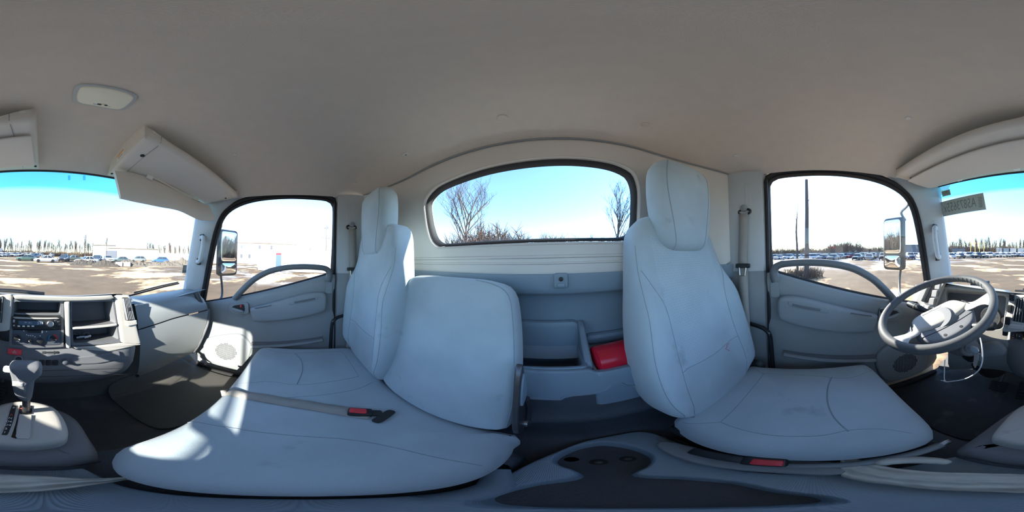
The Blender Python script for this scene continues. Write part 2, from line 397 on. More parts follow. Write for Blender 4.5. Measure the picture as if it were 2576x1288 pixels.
# rear wall, upper part with the window opening
WIN = [(-.300, .175), (-.304, .27), (-.290, .335), (-.262, .362), (-.20, .381), (-.10, .388), (0, .388), (.13, .384), (.27, .378), (.42, .364), (.49, .352), (.54, .325), (.565, .29), (.56, .23), (.545, .155), (.52, .095), (.487, .068), (.44, .062), (.13, .060), (-.10, .060), (-.225, .062), (-.27, .072), (-.293, .11)]
WINc = C0
win = resample(catmull([(x, 0, z) for x, z in WIN], 6), 96)
def rear_pt(p, dy=0): return Vector((p.x, YR(p.x - C0) + dy, p.z))
def ceil_rear_z(x): return zc((x - C0) / HW, 0)
outer = []
for p in win:
    d = Vector((p.x - C0, 0, p.z - .22)); 
    # push each window point out to the panel's border
    best = 9
    for k in range(1, 400):
        q = Vector((C0, 0, .22)) + d * (1 + k * .02)
        if abs(q.x - C0) >= .88 or q.z <= -.05 or q.z >= ceil_rear_z(min(max(q.x, C0 - .9), C0 + .9)): break
    q.z = min(max(q.z, -.05), ceil_rear_z(q.x)); outer.append(q)
rings = [[rear_pt(a.lerp(b, f)) for a, b in zip(win, outer)] for f in (0, .06, .15, .3, .5, .75, 1)]
out2 = [Vector((C0 + (p.x - C0) * 1.035, 0, .215 + (p.z - .215) * 1.07)) for p in win]
wall = thing('wall_rear', (C0, -.55, -.9), kind='structure')
# soft raised lip round the opening, then the flat panel
lip = [[rear_pt(p, -.05) for p in win], [rear_pt(p, -.012) for p in win], [rear_pt(p.lerp(q, .3), .002) for p, q in zip(win, out2)], [rear_pt(p.lerp(q, .7), .004) for p, q in zip(win, out2)], [rear_pt(q, 0) for q in out2]]
obj('upper_panel', MB().rings(lip + rings[2:]), 'trim_light', wall, angle=50)
w2 = thing('window_2', (C0, -.56, .06), kind='structure')
cw = Vector((C0, 0, .215))
def wscale(p, dx, dz): 
    d = p - cw; return cw + Vector((d.x * (1 - dx / .43), 0, d.z * (1 - dz / .16)))
prof = [(0, -.005), (.004, -.002), (.010, -.006), (.014, -.018), (.016, -.03)]
obj('rubber_seal', MB().rings([[rear_pt(wscale(p, a, a), b) for p in win] for a, b in prof], True), 'rubber', w2)
rim = [wscale(p, .015, .015) for p in win]
R = [[rear_pt(cw.lerp(p, f), -.03) for p in rim] for f in (1, .75, .5, .25, .01)]
obj('window_pane', MB().rings(R, True, False, True), 'glass_rear', w2)
# mid panel: step, lip, scoop down to the bins
prof = [(-.05, 0), (-.052, .012), (-.047, .016), (-.058, .018), (-.11, .012), (-.125, -.01), (-.16, -.03), (-.23, -.035), (-.29, -.03), (-.33, -.01), (-.36, .03)]
prof = catmull([Vector((z, y)) for z, y in prof], 3, False)
xs = [C0 + .88 * (2 * i / 30 - 1) for i in range(31)]
obj('lower_panel', MB().rings([[Vector((x, YR(x - C0) + p.y, p.x)) for x in xs] for p in prof], False), 'bin_plastic', wall, angle=50)
for z in (.022, .0):   # the two shallow ribs under the window
    obj('rib', MB().tube([Vector((x, YR(x - C0) + .001, z - .012)) for x in xs if abs(x - C0) < .6], .006 if z > .01 else .004, 6), 'trim_light', wall)
# catch in the middle of the lower panel
lt = on(1411, 706, 'Y', -.525)
ct = MB(); rbox(ct, lt, (.046, .05, .016), .006, axes((1, 0, 0), (0, 0, 1), (0, -1, 0)))
cobj = obj('panel_catch', ct, 'bin_plastic', wall)
obj('bolt', MB().lathe([(.007, 0), (.007, .004), (.004, .006)], lt + Vector((0, .009, .006)), (0, 1, 0), 12), 'black_plastic', cobj)
rb = MB(); rbox(rb, lt + Vector((0, .010, -.013)), (.024, .013, .008), .003, axes((1, 0, 0), (0, 0, 1), (0, -1, 0))); obj('latch', rb, 'bin_plastic', cobj)

# storage shelf with two open bins behind the seats
bins = thing('storage_bin', (-.02, -.45, -.43), 'dark blue-grey moulded plastic shelf with two open bins below rear panel', 'bin')
def bin_open(x0, x1, y0, y1, zt, zb, rad=.02):
    P = rrect(x1 - x0, y1 - y0, rad, 4, (x0 + x1) / 2, (y0 + y1) / 2); mb = MB(); cx, cy = (x0 + x1) / 2, (y0 + y1) / 2
    def ring(f, z): return [Vector((cx + (p.x - cx) * f, cy + (p.y - cy) * f, z)) for p in P]
    W, D = x1 - x0, y1 - y0
    def ins(d, z): return [Vector((cx + (p.x - cx) * (1 - 2 * d / W), cy + (p.y - cy) * (1 - 2 * d / D), z)) for p in P]
    mb.rings([ins(0, zb - .05), ins(0, zt - .006), ins(.003, zt), ins(.010, zt), ins(.014, zt - .006), ins(.018, zb), ins(.06, zb)], True, False, True)
    return mb
obj('bin', bin_open(-.075, .30, -.60, -.41, -.325, -.42), 'bin_plastic', bins, angle=50)
bk = MB(); bk.grid(lambda u, v: (-.065 + .36 * u, -.575 + .02 * v * v, -.235 - .17 * v), 8, 8)
rbk = MB(); rbox(rbk, (.11, -.572, -.285), (.37, .12, .03), .012, axes((1, 0, 0), (0, 0, 1), (0, -1, 0))); obj('back_rim', rbk, 'bin_plastic', bins)
for x in (-.068,):
    rr = MB(); rr.prism(rounded([(x, -.585, -.225), (x, -.545, -.235), (x, -.43, -.325), (x, -.42, -.36), (x, -.585, -.36)], .02), (-.022, 0, 0)); obj('side_wall', rr, 'bin_plastic', bins, bevel=.006)
obj('bin', bin_open(-.40, -.085, -.60, -.395, -.345, -.46), 'bin_plastic', bins, angle=50)
bb = MB(); rbox(bb, (-.25, -.568, -.31), (.32, .05, .035), .015, axes((1, 0, 0), (0, 0, 1), (0, -1, 0))); obj('back_rim', bb, 'bin_plastic', bins)
# stepped front skirt
sk = [(.32, -.325), (-.075, -.33), (-.09, -.345), (-.42, -.348), (-.42, -.425), (-.19, -.43), (-.165, -.425), (-.15, -.405), (-.125, -.405), (-.11, -.425), (-.085, -.43), (-.03, -.43), (-.01, -.437), (.0, -.45), (.02, -.448), (.32, -.448)]
obj('front_skirt', MB().prism([(x, -.398 + (.012 if z < -.40 else 0), z) for x, z in sk], (0, -.02, 0)), 'bin_plastic', bins, bevel=.006)
obj('lip', MB().tube([(x, -.386, z + .004) for x, z in sk[4:]], .005, 6), 'bin_plastic', bins)

# rear bulkhead / engine cover below the shelf, dark vinyl with two soft ridges
ep = catmull([Vector((-.40, -.41)), Vector((-.46, -.405)), Vector((-.55, -.40)), Vector((-.60, -.385)), Vector((-.66, -.41)), Vector((-.74, -.415)), Vector((-.79, -.38)), Vector((-.81, -.30)), Vector((-.815, -.1)), Vector((-.815, .24)), Vector((-.835, .285)), Vector((-.97, .31))], 4, False)
fl = thing('floor', (C0, 0, -.97), kind='structure')
xs2 = [C0 - .93 + 1.86 * i / 20 for i in range(21)]
obj('engine_cover', MB().rings([[Vector((x, p.y, p.x)) for x in xs2] for p in ep], False), 'carpet_dark', fl, angle=60)
fp = [(.28, -.97), (.72, -.97), (.80, -.94), (.96, -.80), (.985, -.60), (.985, -.295)]
fp = catmull([Vector((a, b)) for a, b in fp], 4, False)
def wsY(s_, z):   # windscreen surface: s_ across -1..1
    k = (.46 - z) / .76; return .735 + .10 * k + (.075 + .05 * k) * (1 - s_ * s_)
obj('floor_pan', MB().rings([[Vector((x, min(p.x, wsY(max(-1, min(1, (x - C0) / .9)), -.285) + .012) if p.y > -.7 else p.x, p.y)) for x in xs2] for p in fp], False), 'floor_vinyl', fl, angle=60)
obj('underbody', MB().box((C0, .2, -1.10), (1.9, 1.7, .2)), 'black_plastic', fl, smooth=False)
obj('back_skin', MB().box((C0, -.68, -.55), (1.86, .06, 1.0)), 'white_plastic', wall, smooth=False)
obj('front_skin', MB().box((C0, 1.10, -.79), (1.86, .05, .74)), 'white_plastic', fl, smooth=False)

# ---------------------------------------------------------- doors (built once per side)
DW = [(-.205, -.10), (-.212, .10), (-.214, .33), (-.205, .385), (-.17, .415), (-.05, .422), (.12, .424), (.30, .413), (.42, .388), (.51, .345), (.565, .28), (.605, .16), (.645, -.03), (.68, -.22), (.705, -.375)]
def ztop(y): return -.10 - .302 * (y + .205)
def door(n, s):
    d = thing('door_%d' % n, (X(s, .92), .2, -.93), kind='structure')
    P3 = lambda w, y, z: Vector((X(s, w), y, z))
    # inner panel: rows from belt line to sill
    rows = [(0, .945), (.004, .925), (.02, .912), (.06, .905), (.14, .917), (.24, .925), (.34, .915), (.5, .905), (.7, .905), (.86, .90), (.93, .915), (1, .93)]
    ys = [-.225 + .995 * i / 28 for i in range(29)]
    R = []
    for t, w in rows:
        R.append([P3(w + (.03 * max(0, (y - .55) / .2) ** 2 if t > .1 else 0), y, ztop(y) + .012 + (-.945 - ztop(y)) * t) for y in ys])
    obj('door_panel', MB().rings(R, False), 'panel_grey', d, angle=55)
    obj('outer_skin', MB().prism([P3(.975, -.23, ztop(-.23)), P3(.975, .77, ztop(.77)), P3(.975, .77, -1.1), P3(.975, -.23, -1.1)], (s * .02, 0, 0)), 'white_plastic', d, smooth=False)
    # window seal frame and pane
    o1 = resample(catmull([(0, y, z) for y, z in DW], 6, False), 60, False)
    cen = Vector((0, .2, .05))
    def outset(k, w):
        r = []
        for i, p in enumerate(o1):
            a, b = o1[max(0, i - 1)], o1[min(len(o1) - 1, i + 1)]; t = (b - a).normalized(); nrm = Vector((0, -t.z, t.y)) * -1
            if nrm.dot(p - cen) < 0: nrm = -nrm
            q = p + nrm * k; r.append(P3(w, q.y, q.z))
        return r
    obj('window_seal', MB().rings([outset(-.002, .96), outset(.0, .945), outset(.008, .936), outset(.012, .944), outset(.016, .935), outset(.028, .925), outset(.034, .932), outset(.05, .945)], False), 'rubber', d, angle=60)
    poly = [P3(.958, p.y, p.z) for p in o1] + [P3(.958, .70, -.40), P3(.958, -.205, -.125)]
    obj('window_pane', MB().add(poly, [tuple(range(len(poly)))]), 'glass_clear', d, smooth=False, solid=.004)
    obj('belt_strip', MB().tube([P3(.942, -.20, ztop(-.20) + .012), P3(.942, .25, ztop(.25) + .012), P3(.942, .71, ztop(.71) + .012)], .009, 6), 'rubber', d)
    # big arched grab rail over the belt line
    arch = [(-.178, -.135), (-.188, -.09), (-.165, -.058), (-.10, -.047), (0, -.046), (.10, -.056), (.20, -.083), (.29, -.135), (.35, -.190), (.40, -.246), (.43, -.285)]
    arch = catmull([P3(.905 - .012 * math.sin(i / 10 * math.pi), y, z) for i, (y, z) in enumerate(arch)], 5, False)
    rr = [.0175 + .004 * sstep(20, 50, i) + .006 * (1 - sstep(0, 12, i)) for i in range(len(arch))]
    obj('grab_rail', MB().tube(arch, rr, 12, up=(s * 1, 0, 0), sx=1.35), 'rail_grey', d)
    # armrest pod with pull cup
    pod = [(-.165, -.225), (-.12, -.205), (.0, -.225), (.29, -.325), (.31, -.345), (.295, -.405), (.27, -.425), (.10, -.40), (-.05, -.365), (-.14, -.335), (-.165, -.315)]
    pod = [(y, z) for y, z in pod]
    po = catmull([Vector((y, z)) for y, z in pod], 4)
    fnp = lambda a, b, c: P3(.915 - c, a, b)
    arm = obj('armrest', pillow(MB(), po, .055, .018, .004, fnp, N=56, inner=4), 'panel_grey', d)
    cup = rounded([(-.12, -.222), (.06, -.262), (.07, -.29), (-.11, -.25)], .008)
    obj('pull_cup', pillow(MB(), cup, .006, .003, 0, lambda a, b, c: P3(.861 - c, a, b), N=30, inner=2), 'panel_grey', arm)
    obj('pull_slot', MB().tube([P3(.856, -.095, -.24), P3(.856, .03, -.268)], .007, 6), 'panel_dark', arm)
    obj('cup_line', MB().tube([P3(.858, .17, -.295), P3(.858, .275, -.325)], .003, 5), 'panel_dark', arm)
    # latch handle in a rounded recess
    c = (.405, -.350)
    hx = [(c[0] - .072, c[1] + .052), (c[0] + .055, c[1] + .020), (c[0] + .075, c[1] - .02), (c[0] + .025, c[1] - .050), (c[0] - .082, c[1] - .034)]
    hs = obj('latch_bezel', pillow(MB(), rounded([Vector(p) for p in hx], .02), .012, .004, -.004, lambda a, b, w: P3(.908 - w, a, b), N=36, inner=3), 'panel_grey', d)
    hy = [(c[0] - .045, c[1] + .035), (c[0] + .035, c[1] + .012), (c[0] + .048, c[1] - .018), (c[0] + .012, c[1] - .034), (c[0] - .052, c[1] - .02)]
    obj('latch_cup', pillow(MB(), rounded([Vector(p) for p in hy], .016), .004, .001, -.001, lambda a, b, w: P3(.8985 - w, a, b), N=30, inner=2), 'black_plastic', hs)
    obj('latch_lever', pillow(MB(), rounded([Vector(p) for p in [(c[0] - .045, c[1] - .012), (c[0] + .04, c[1] + .002), (c[0] + .045, c[1] - .015), (c[0] + .01, c[1] - .03), (c[0] - .048, c[1] - .022)]], .009), .016, .005, .003, lambda a, b, w: P3(.897 - w, a, b), N=30, inner=2), 'panel_grey', hs)
    obj('lock_knob', MB().box(P3(.891, c[0] - .025, c[1] + .018), (.012, .012, .018)), 'panel_grey' if s < 0 else 'red_plastic', hs, bevel=.003)
    # lower pocket edge and rear rub pad
    obj('pocket_lip', MB().tube([P3(.893, -.15, -.555), P3(.885, .10, -.60), P3(.885, .30, -.64)], .012, 8), 'panel_grey', d)
    obj('pocket_gap', MB().prism([P3(.893, -.15, -.53), P3(.893, .30, -.605), P3(.893, .33, -.65), P3(.893, -.15, -.56)], (s * .01, 0, 0)), 'panel_dark', d, smooth=False)
    obj('rub_pad', pillow(MB(), rrect(.045, .08, .01, 4, -.185, -.18), .003, .001, 0, lambda a, b, w: P3(.905 - w, a, b), N=24, inner=2), 'panel_grey', d)
    # speaker pod
    sp = [(.30, -.66), (.34, -.57), (.42, -.555), (.60, -.63), (.66, -.70), (.64, -.84), (.56, -.88), (.36, -.85)]
    obj('speaker_pod', pillow(MB(), catmull([Vector(p) for p in sp], 4), .035, .015, .006, lambda a, b, w: P3(.91 - w, a, b), N=48, inner=4), 'panel_grey', d)
    gm = MB()
    for i in range(-8, 9):
        for j in range(-8, 9):
            y, z = .47 + i * .0095, -.72 + j * .0095 - i * .001
            if (i * i + j * j) < 66: gm.lathe([(.0032, -.002), (.0032, .0012)], P3(.868, y, z), (-s, 0, 0), 5)
    tag(obj('speaker_grille', gm, 'black_plastic', d, smooth=False), kind='stuff')
    obj('sill_seal', MB().tube([P3(.90, -.2, -.945), P3(.90, .3, -.95), P3(.90, .72, -.955)], .018, 6), 'rubber', d)
    return d
dL = door(1, -1); dR = door(2, 1)
for s in (-1, 1): obj('side_rail', MB().prism([Vector((X(s, w), -.62, z)) for w, z in ((.935, .452), (1.0, .445), (1.0, .52), (.90, .53))], (0, 1.5, 0)), 'white_plastic', ceil, smooth=False)
# window switches on the driver's latch panel only
q = Vector((X(-1, .894), .352, -.322))
sw = MB(); rbox(sw, q, (.034, .026, .010), .004, axes((0, 1, 0), (0, -.2, 1), (1, 0, 0))); so_ = obj('window_switch', sw, 'black_plastic', dL)

# ---------------------------------------------------------- pillars
def pillar_b(n, s):
    t = thing('trim_%d' % n, (X(s, .90), -.3, -.9), kind='structure')
    def col(w, y): return (w, y)
    cols = [(.955, -.222), (.938, -.232), (.905, -.240), (.885, -.30), (.868, -.37), (.868, -.42), (.885, -.44)]
    def strip(z0, z1, dw=0, n=5): 
        return MB().rings([[Vector((X(s, w - dw), y, z0 + (z1 - z0) * k / n)) for w, y in cols] for k in range(n + 1)], False)
    obj('upper_cover', strip(.45, -.085, .004), 'pillar_grey', t, angle=50)
    obj('lower_cover', strip(-.070, -1.0), 'panel_grey', t, angle=50)
    obj('belt_slot', pillow(MB(), rrect(.028, .16, .006, 3, 0, .3), .002, .001, 0, lambda a, b, c: Vector((X(s, .880 - c + .25 * a), -.305 + a, b)), N=20, inner=2), 'pillar_grey', t)
    obj('pillar_skin', MB().prism([Vector((X(s, .985), -.235, .48)), Vector((X(s, .985), -.235, -1.1)), Vector((X(s, .985), -.62, -1.1)), Vector((X(s, .985), -.62, .48))], (s * .02, 0, 0)), 'white_plastic', t, smooth=False)
    obj('corner_skin', MB().prism([Vector((X(s, .60), -.64, .50)), Vector((X(s, 1.0), -.60, .50)), Vector((X(s, 1.0), -.60, -1.1)), Vector((X(s, .60), -.64, -1.1))], (0, -.02, 0)), 'white_plastic', t, smooth=False)
    obj('door_seal', MB().tube([(X(s, .925), -.222, .40), (X(s, .925), -.222, -.1), (X(s, .922), -.225, -.95)], .010, 6), 'rubber', t)
    return t
pillar_b(1, -1); pillar_b(2, 1)
def wsY(s_, z):   # windscreen surface: s_ across -1..1
    k = (.46 - z) / .76; return .735 + .10 * k + (.075 + .05 * k) * (1 - s_ * s_)
WSW = .90
def pillar_a(n, s):
    t = thing('trim_%d' % n, (X(s, .88), .7, -.3), kind='structure')
    zs = [.46, .42, .34, .2, .05, -.1, -.2, -.27, -.34]
    R = []
    for z in zs:
        k = (.46 - z) / .8
        yd = .50 + .105 * min(1, (.46 - z) / .2) + .10 * k       # door-side edge follows the door window
        yd = {.46: .40, .42: .47, .34: .555, .2: .63, .05: .668, -.1: .70, -.2: .715, -.27: .73, -.34: .745}[z]
        yw = wsY(.97, z)
        R.append([Vector((X(s, .955), yd - .01, z)), Vector((X(s, .925), yd + .012, z)), Vector((X(s, .900 - .015 * k), (yd + yw) / 2 + .0, z)), Vector((X(s, .885 - .045 * k), yw - .02, z)), Vector((X(s, .891 - .045 * k), yw + .012, z)), Vector((X(s, .90), yw + .03, z))])
    obj('pillar_cover', MB().rings(R, False), 'pillar_grey', t, angle=60)
    return t
pillar_a(3, -1); pillar_a(4, 1)
for s in (-1, 1):
    side = 'driver' if s < 0 else 'passenger'
    hg = thing('grab_handle', (X(s, .86), .68, .0), 'light grey A-pillar grab handle on the %s' % ("driver's side" if s < 0 else "passenger's side"), 'handle', 'pillar grab handles')
    pts = [(.890, .72, .145), (.862, .685, .148), (.848, .668, .13), (.846, .672, .07), (.844, .685, .0), (.846, .692, -.025), (.855, .71, -.038), (.88, .74, -.036)]
    obj('grip', MB().tube(catmull([Vector((X(s, w), y, z)) for w, y, z in pts], 4, False), .0145, 10), 'pillar_grey', hg)
    for z, y in ((.147, .705), (-.036, .728)):
        m_ = MB(); rbox(m_, (X(s, .884), y, z), (.044, .052, .016), .006, axes((.35 * s, 1, 0), (0, 0, 1), (s, -.35, 0))); obj('mount', m_, 'black_plastic', hg)

# ---------------------------------------------------------- windscreen
ws = thing('window_1', (C0, .85, -.3), kind='structure')
def wsp(u, v, d=0):
    s_ = 2 * u - 1; z = -.36 + .85 * v; return Vector((C0 + WSW * s_, wsY(s_, z) + d, z))
obj('window_pane', MB().grid(lambda u, v: wsp(u, v), 32, 16), 'glass_wind', ws)
edge = [wsp(i / 40, .985) for i in range(41)]
hd = [[roof_pt(i / 40, .995) for i in range(41)], [Vector(roof_pt(i / 40, 1)) + Vector((0, .004, -.004)) for i in range(41)], [Vector((roof_pt(i / 40, 1)[0], wsp(i / 40, .95).y + .012, roof_pt(i / 40, 1)[2] + .004)) for i in range(41)]]
obj('header_seal', MB().rings([[Vector(p) for p in r] for r in hd], False), 'rubber', ws)
# ------------------------------------------------------------ seats
def seatback(root, xc, yb, zb, lean, half, th, bol, fab, headrest=True, edge=.03):
    up = Vector((0, -math.sin(lean), math.cos(lean))); nf = Vector((0, math.cos(lean), math.sin(lean)))
    o = Vector((xc, yb, zb)) - nf * th
    pts = [(half[i][0], half[i][1]) for i in range(len(half))] + [(-half[i][0], half[i][1]) for i in range(len(half) - 1, -1, -1)]
    out = catmull([Vector(p) for p in pts], 5)
    def fn(u, v, w):
        k = sstep(.10, .22, abs(u)) * sstep(0, .12, v) * (1 - sstep(.42, .62, v)) * bol * sstep(th * .35, th, w)
        return o + Vector((1, 0, 0)) * u + up * v + nf * (w + k)
    b = obj('backrest', pillow(MB(), out, th, edge, .012, fn, N=84, inner=12), fab, root)
    return b, o, up, nf, fn
def headrest(root, xc, y, z0, z1, hw, th, tilt=0.0):
    h = z1 - z0
    pts = [(.0, 0), (hw * .55, .005), (hw * .82, .04), (hw * .95, h * .35), (hw, h * .62), (hw * .93, h * .86), (hw * .65, h * .98), (0, h * 1.005)]
    pts = pts + [(-a, b) for a, b in pts[-2:0:-1]]
    up = Vector((0, -math.sin(tilt), math.cos(tilt))); nf = Vector((0, math.cos(tilt), math.sin(tilt)))
    fn = lambda u, v, w: Vector((xc, y, z0)) + Vector((1, 0, 0)) * u + up * v + nf * (w - th)
    hr = obj('headrest', pillow(MB(), catmull([Vector(p) for p in pts], 5), th, th * .42, .012, fn, N=64, inner=8, backbulge=.01), 'fabric', root)
    return hr, fn
HALF = [(.05, 0), (.15, .005), (.20, .05), (.235, .15), (.247, .28), (.240, .42), (.222, .55), (.207, .66), (.192, .725), (.158, .765), (.08, .778)]
L1 = math.radians(14.5)
def outer_seat(root, xc, yb, lean, fab, hy):
    b, o, up, nf, fn = seatback(root, xc, yb, -.60, lean, HALF, .115, .050, fab)
    hr, hfn = headrest(root, xc, hy, .015, .372, .143, .10)
    for s in (-1, 1):
        g = lambda u, v: fn(s * u, v, .2)
        seam(root, b, [g(.200, .58), g(.180, .53), (g(.152, .45)), g(.150, .30), g(.158, .15), g(.152, .03)], -nf)
        seam(root, b, [g(.200, .66), g(.208, .58), g(.222, .45), g(.232, .30), g(.222, .16), g(.186, .05)], -nf)
        seam(root, hr, [Vector((xc + s * .070, yb, .022)), Vector((xc + s * .085, yb, .11)), Vector((xc + s * .105, yb, .23)), Vector((xc + s * .102, yb, .32)), Vector((xc + s * .085, yb, .362))], (0, -1, 0), r=.0012)
    seam(root, b, [fn(-.152, .245, .2), fn(0, .235, .2), fn(.152, .245, .2)], -nf)
    # plain lower insert of the back
    return b, o, up, nf, fn
def cushion(root, out, z, th, bulge, er=.045, fab='fabric', dip=0, N=80):
    xs_ = [p.x for p in out]; cx = (min(xs_) + max(xs_)) / 2; hw = (max(xs_) - min(xs_)) / 2
    def fn(u, v, w):
        return Vector((u, v, z - th + w))
    return obj('cushion', pillow(MB(), out, th, er, bulge, fn, N=N, inner=12), fab, root)
# driver seat
ds = thing('driver_seat', (-.44, 0, -.81), "grey fabric driver's bucket seat with headrest behind the steering wheel", 'seat')
dc = catmull([Vector(p) for p in [(-.655, -.30), (-.685, -.22), (-.70, .0), (-.70, .18), (-.675, .235), (-.58, .25), (-.44, .25), (-.30, .235), (-.225, .205), (-.205, .15), (-.20, 0), (-.205, -.16), (-.225, -.27), (-.26, -.31), (-.44, -.33)]], 5)
c_ = cushion(ds, dc, -.578, .13, .016, er=.05)
b, o, up, nf, fn = outer_seat(ds, -.43, -.262, L1, 'fabric_driver', -.388)
D = (0, 0, -1)
seam(ds, c_, [(-.60, -.20, 0), (-.615, -.10, 0), (-.60, .02, 0), (-.57, .10, 0), (-.585, .17, 0), (-.62, .23, 0)], D)
seam(ds, c_, [(-.285, -.20, 0), (-.27, -.10, 0), (-.275, 0, 0), (-.29, .06, 0), (-.275, .12, 0), (-.235, .16, 0)], D)
seam(ds, c_, [(-.285, -.20, 0), (-.44, -.205, 0), (-.60, -.20, 0)], D)
seam(ds, c_, [(-.285, .055, 0), (-.36, .035, 0), (-.44, .03, 0), (-.52, .04, 0), (-.585, .06, 0)], D, r=.002)
for s in (-1, 1): seam(ds, c_, [(-.44 + s * .155, -.20, 0), (-.44 + s * .19, -.245, 0), (-.44 + s * .2, -.27, 0)], D)
obj('seat_base', MB().box((-.44, -.03, -.75), (.42, .46, .10)), 'black_plastic', ds, bevel=.01)
obj('seat_rail', MB().tube([(-.235, -.30, -.785), (-.235, .22, -.785)], .012, 6), 'metal_dark', ds)
obj('seat_rail', MB().tube([(-.65, -.30, -.785), (-.65, .22, -.785)], .012, 6), 'metal_dark', ds)
obj('recliner', MB().lathe([(.03, -.012), (.035, 0), (.03, .012)], (-.235, -.27, -.66), (1, 0, 0), 16), 'black_plastic', ds)
obj('recliner_cover', MB().lathe([(.03, -.02), (.045, 0), (.03, .02)], (-.685, -.265, -.60), (1, 0, 0), 16), 'black_plastic', ds)
# a scrap of red thread and stitch marks on the backrest
th = [fn(u, v, .2) for u, v in [(-.12, .20), (-.105, .185), (-.11, .175), (-.122, .165), (-.128, .158)]]
th = [onp(x, y, fn(-.1, .18, .122), nf) for x, y in [(1833, 863), (1827, 870), (1829, 873), (1824, 878), (1829, 879), (1835, 883)]]
T_ = bvh_of(b); tp = []
for p in th:
    h_ = T_.ray_cast(Vector((0, 0, 0)), p.normalized())[0]
    tp.append((h_ if h_ is not None else p) + nf * .001)
obj('loose_thread', MB().tube(tp, .0012, 5), 'thread', ds)

# passenger bench: one cushion, folding middle back, passenger back
bs = thing('bench_seat', (.52, 0, -.81), 'wide grey fabric two-person passenger bench with folding middle backrest', 'seat')
bc = catmull([Vector(p) for p in [(.115, -.325), (.085, -.28), (.078, -.15), (.078, .05), (.085, .14), (.115, .20), (.18, .222), (.40, .232), (.70, .240), (.90, .238), (.955, .215), (.975, .15), (.978, 0), (.975, -.2), (.955, -.30), (.90, -.33), (.5, -.335)]], 5)
c2 = cushion(bs, bc, -.578, .135, .012, er=.05, N=110)
seam(bs, c2, [(.485, .235, 0), (.475, .15, 0), (.50, .02, 0), (.515, -.10, 0), (.53, -.20, 0), (.56, -.27, 0)], D)
seam(bs, c2, [(.30, .225, 0), (.31, .10, 0), (.30, -.02, 0), (.27, -.10, 0), (.20, -.15, 0), (.09, -.17, 0)], D, r=.0012)
seam(bs, c2, [(.62, -.24, 0), (.74, -.245, 0), (.86, -.24, 0), (.89, -.22, 0), (.90, -.10, 0), (.885, .05, 0), (.90, .15, 0), (.95, .21, 0)], D)
seam(bs, c2, [(.62, -.24, 0), (.60, -.12, 0), (.585, .0, 0), (.60, .10, 0), (.57, .18, 0), (.54, .235, 0)], D)
seam(bs, c2, [(.59, .0, 0), (.70, -.02, 0), (.80, -.015, 0), (.885, .02, 0)], D, r=.002)
b2, o2, up2, nf2, fn2 = outer_seat(bs, .74, -.295, math.radians(4.5), 'fabric_passenger', -.328)
L2 = math.radians(12.5)
HM = [(.10, 0), (.195, .012), (.225, .045), (.232, .15), (.230, .30), (.222, .42), (.205, .50), (.165, .53), (.08, .538)]
b3, o3, up3, nf3, fn3 = seatback(bs, .325, -.292, -.575, L2, HM, .10, 0, 'fabric', edge=.022)
b3.name = 'middle_backrest'
seam(bs, b3, [fn3(u, v, .085) for u, v in ((-.10, .533), (-.16, .522), (-.20, .495), (-.216, .42), (-.224, .30), (-.226, .15), (-.22, .05))], -nf3, r=.0013)
# steel folding hinge on the open side of the middle back
hg = MB()
hp = [(1314, 878), (1322, 880), (1324, 918), (1326, 950), (1318, 968), (1329, 985), (1333, 1010), (1328, 1052), (1318, 1073), (1306, 1062), (1300, 1010), (1303, 960)]
hpl = [on(x, y, 'X', .085) for x, y in hp]
hpl = [Vector((.085, -.30 - (i in (1, 2, 3, 5, 6)) * .03, p.z)) for i, p in enumerate(hpl)]
yz = [(-.325, -.26), (-.345, -.27), (-.350, -.33), (-.362, -.37), (-.345, -.40), (-.365, -.44), (-.362, -.50), (-.34, -.545), (-.315, -.56), (-.29, -.54), (-.285, -.46), (-.295, -.36)]
obj('hinge_bracket', MB().prism(catmull([Vector((.088, y, z)) for y, z in yz], 3), (-.014, 0, 0)), 'metal_dark', bs, bevel=.003)
obj('hinge_cover', MB().prism(catmull([Vector((.076, y, z)) for y, z in [(-.33, -.285), (-.342, -.30), (-.352, -.37), (-.33, -.39), (-.30, -.385), (-.31, -.32)]], 3), (-.006, 0, 0)), 'bin_plastic', bs, bevel=.002)
obj('hinge_arm', MB().tube([(.072, -.345, -.40), (.07, -.358, -.45), (.072, -.35, -.52), (.075, -.335, -.55)], .009, 8), 'metal_dark', bs)
obj('hinge_bolt', MB().lathe([(.014, 0), (.014, .008), (.008, .012)], (.076, -.335, -.535), (-1, 0, 0), 14), 'metal', bs)
obj('seat_base', MB().box((.53, -.03, -.765), (.80, .44, .09)), 'black_plastic', bs, bevel=.01)
# fabric pocket flap hanging at the bench front
pf = [(.40, .245, -.70), (.60, .255, -.68), (.62, .30, -.735), (.55, .325, -.755), (.42, .30, -.755)]
# seat belt buckles and lap strap lying on the bench
lap = thing('lap_belt', (.45, .0, -.56), 'grey lap belt strap lying across the bench into a slot', 'seat belt')
T2 = bvh_of(c2)
def drop(T, x, y, z0=.3):
    h = T.ray_cast(Vector((x, y, z0)), Vector((0, 0, -1)))[0]; return h if h is not None else Vector((x, y, -.57))
def strap(T, pts, w, name, parent, lift=.003, m='belt_web', th=.0025):
    P = catmull([Vector((x, y, 0)) for x, y in pts], 8, False); A, B = [], []
    for i, p in enumerate(P):
        t = (P[min(i + 1, len(P) - 1)] - P[max(0, i - 1)]).normalized(); n = Vector((-t.y, t.x, 0)) * w / 2
        a, b_ = drop(T, *(p + n).xy), drop(T, *(p - n).xy)
        k = lift * (1 + 1.5 * abs(math.sin(i * .37))); A.append(a + Vector((0, 0, k))); B.append(b_ + Vector((0, 0, k * .6 + .001)))
    return obj(name, MB().rings([A, [a.lerp(b_, .5) + Vector((0, 0, .002)) for a, b_ in zip(A, B)], B], False), m, parent, solid=th)
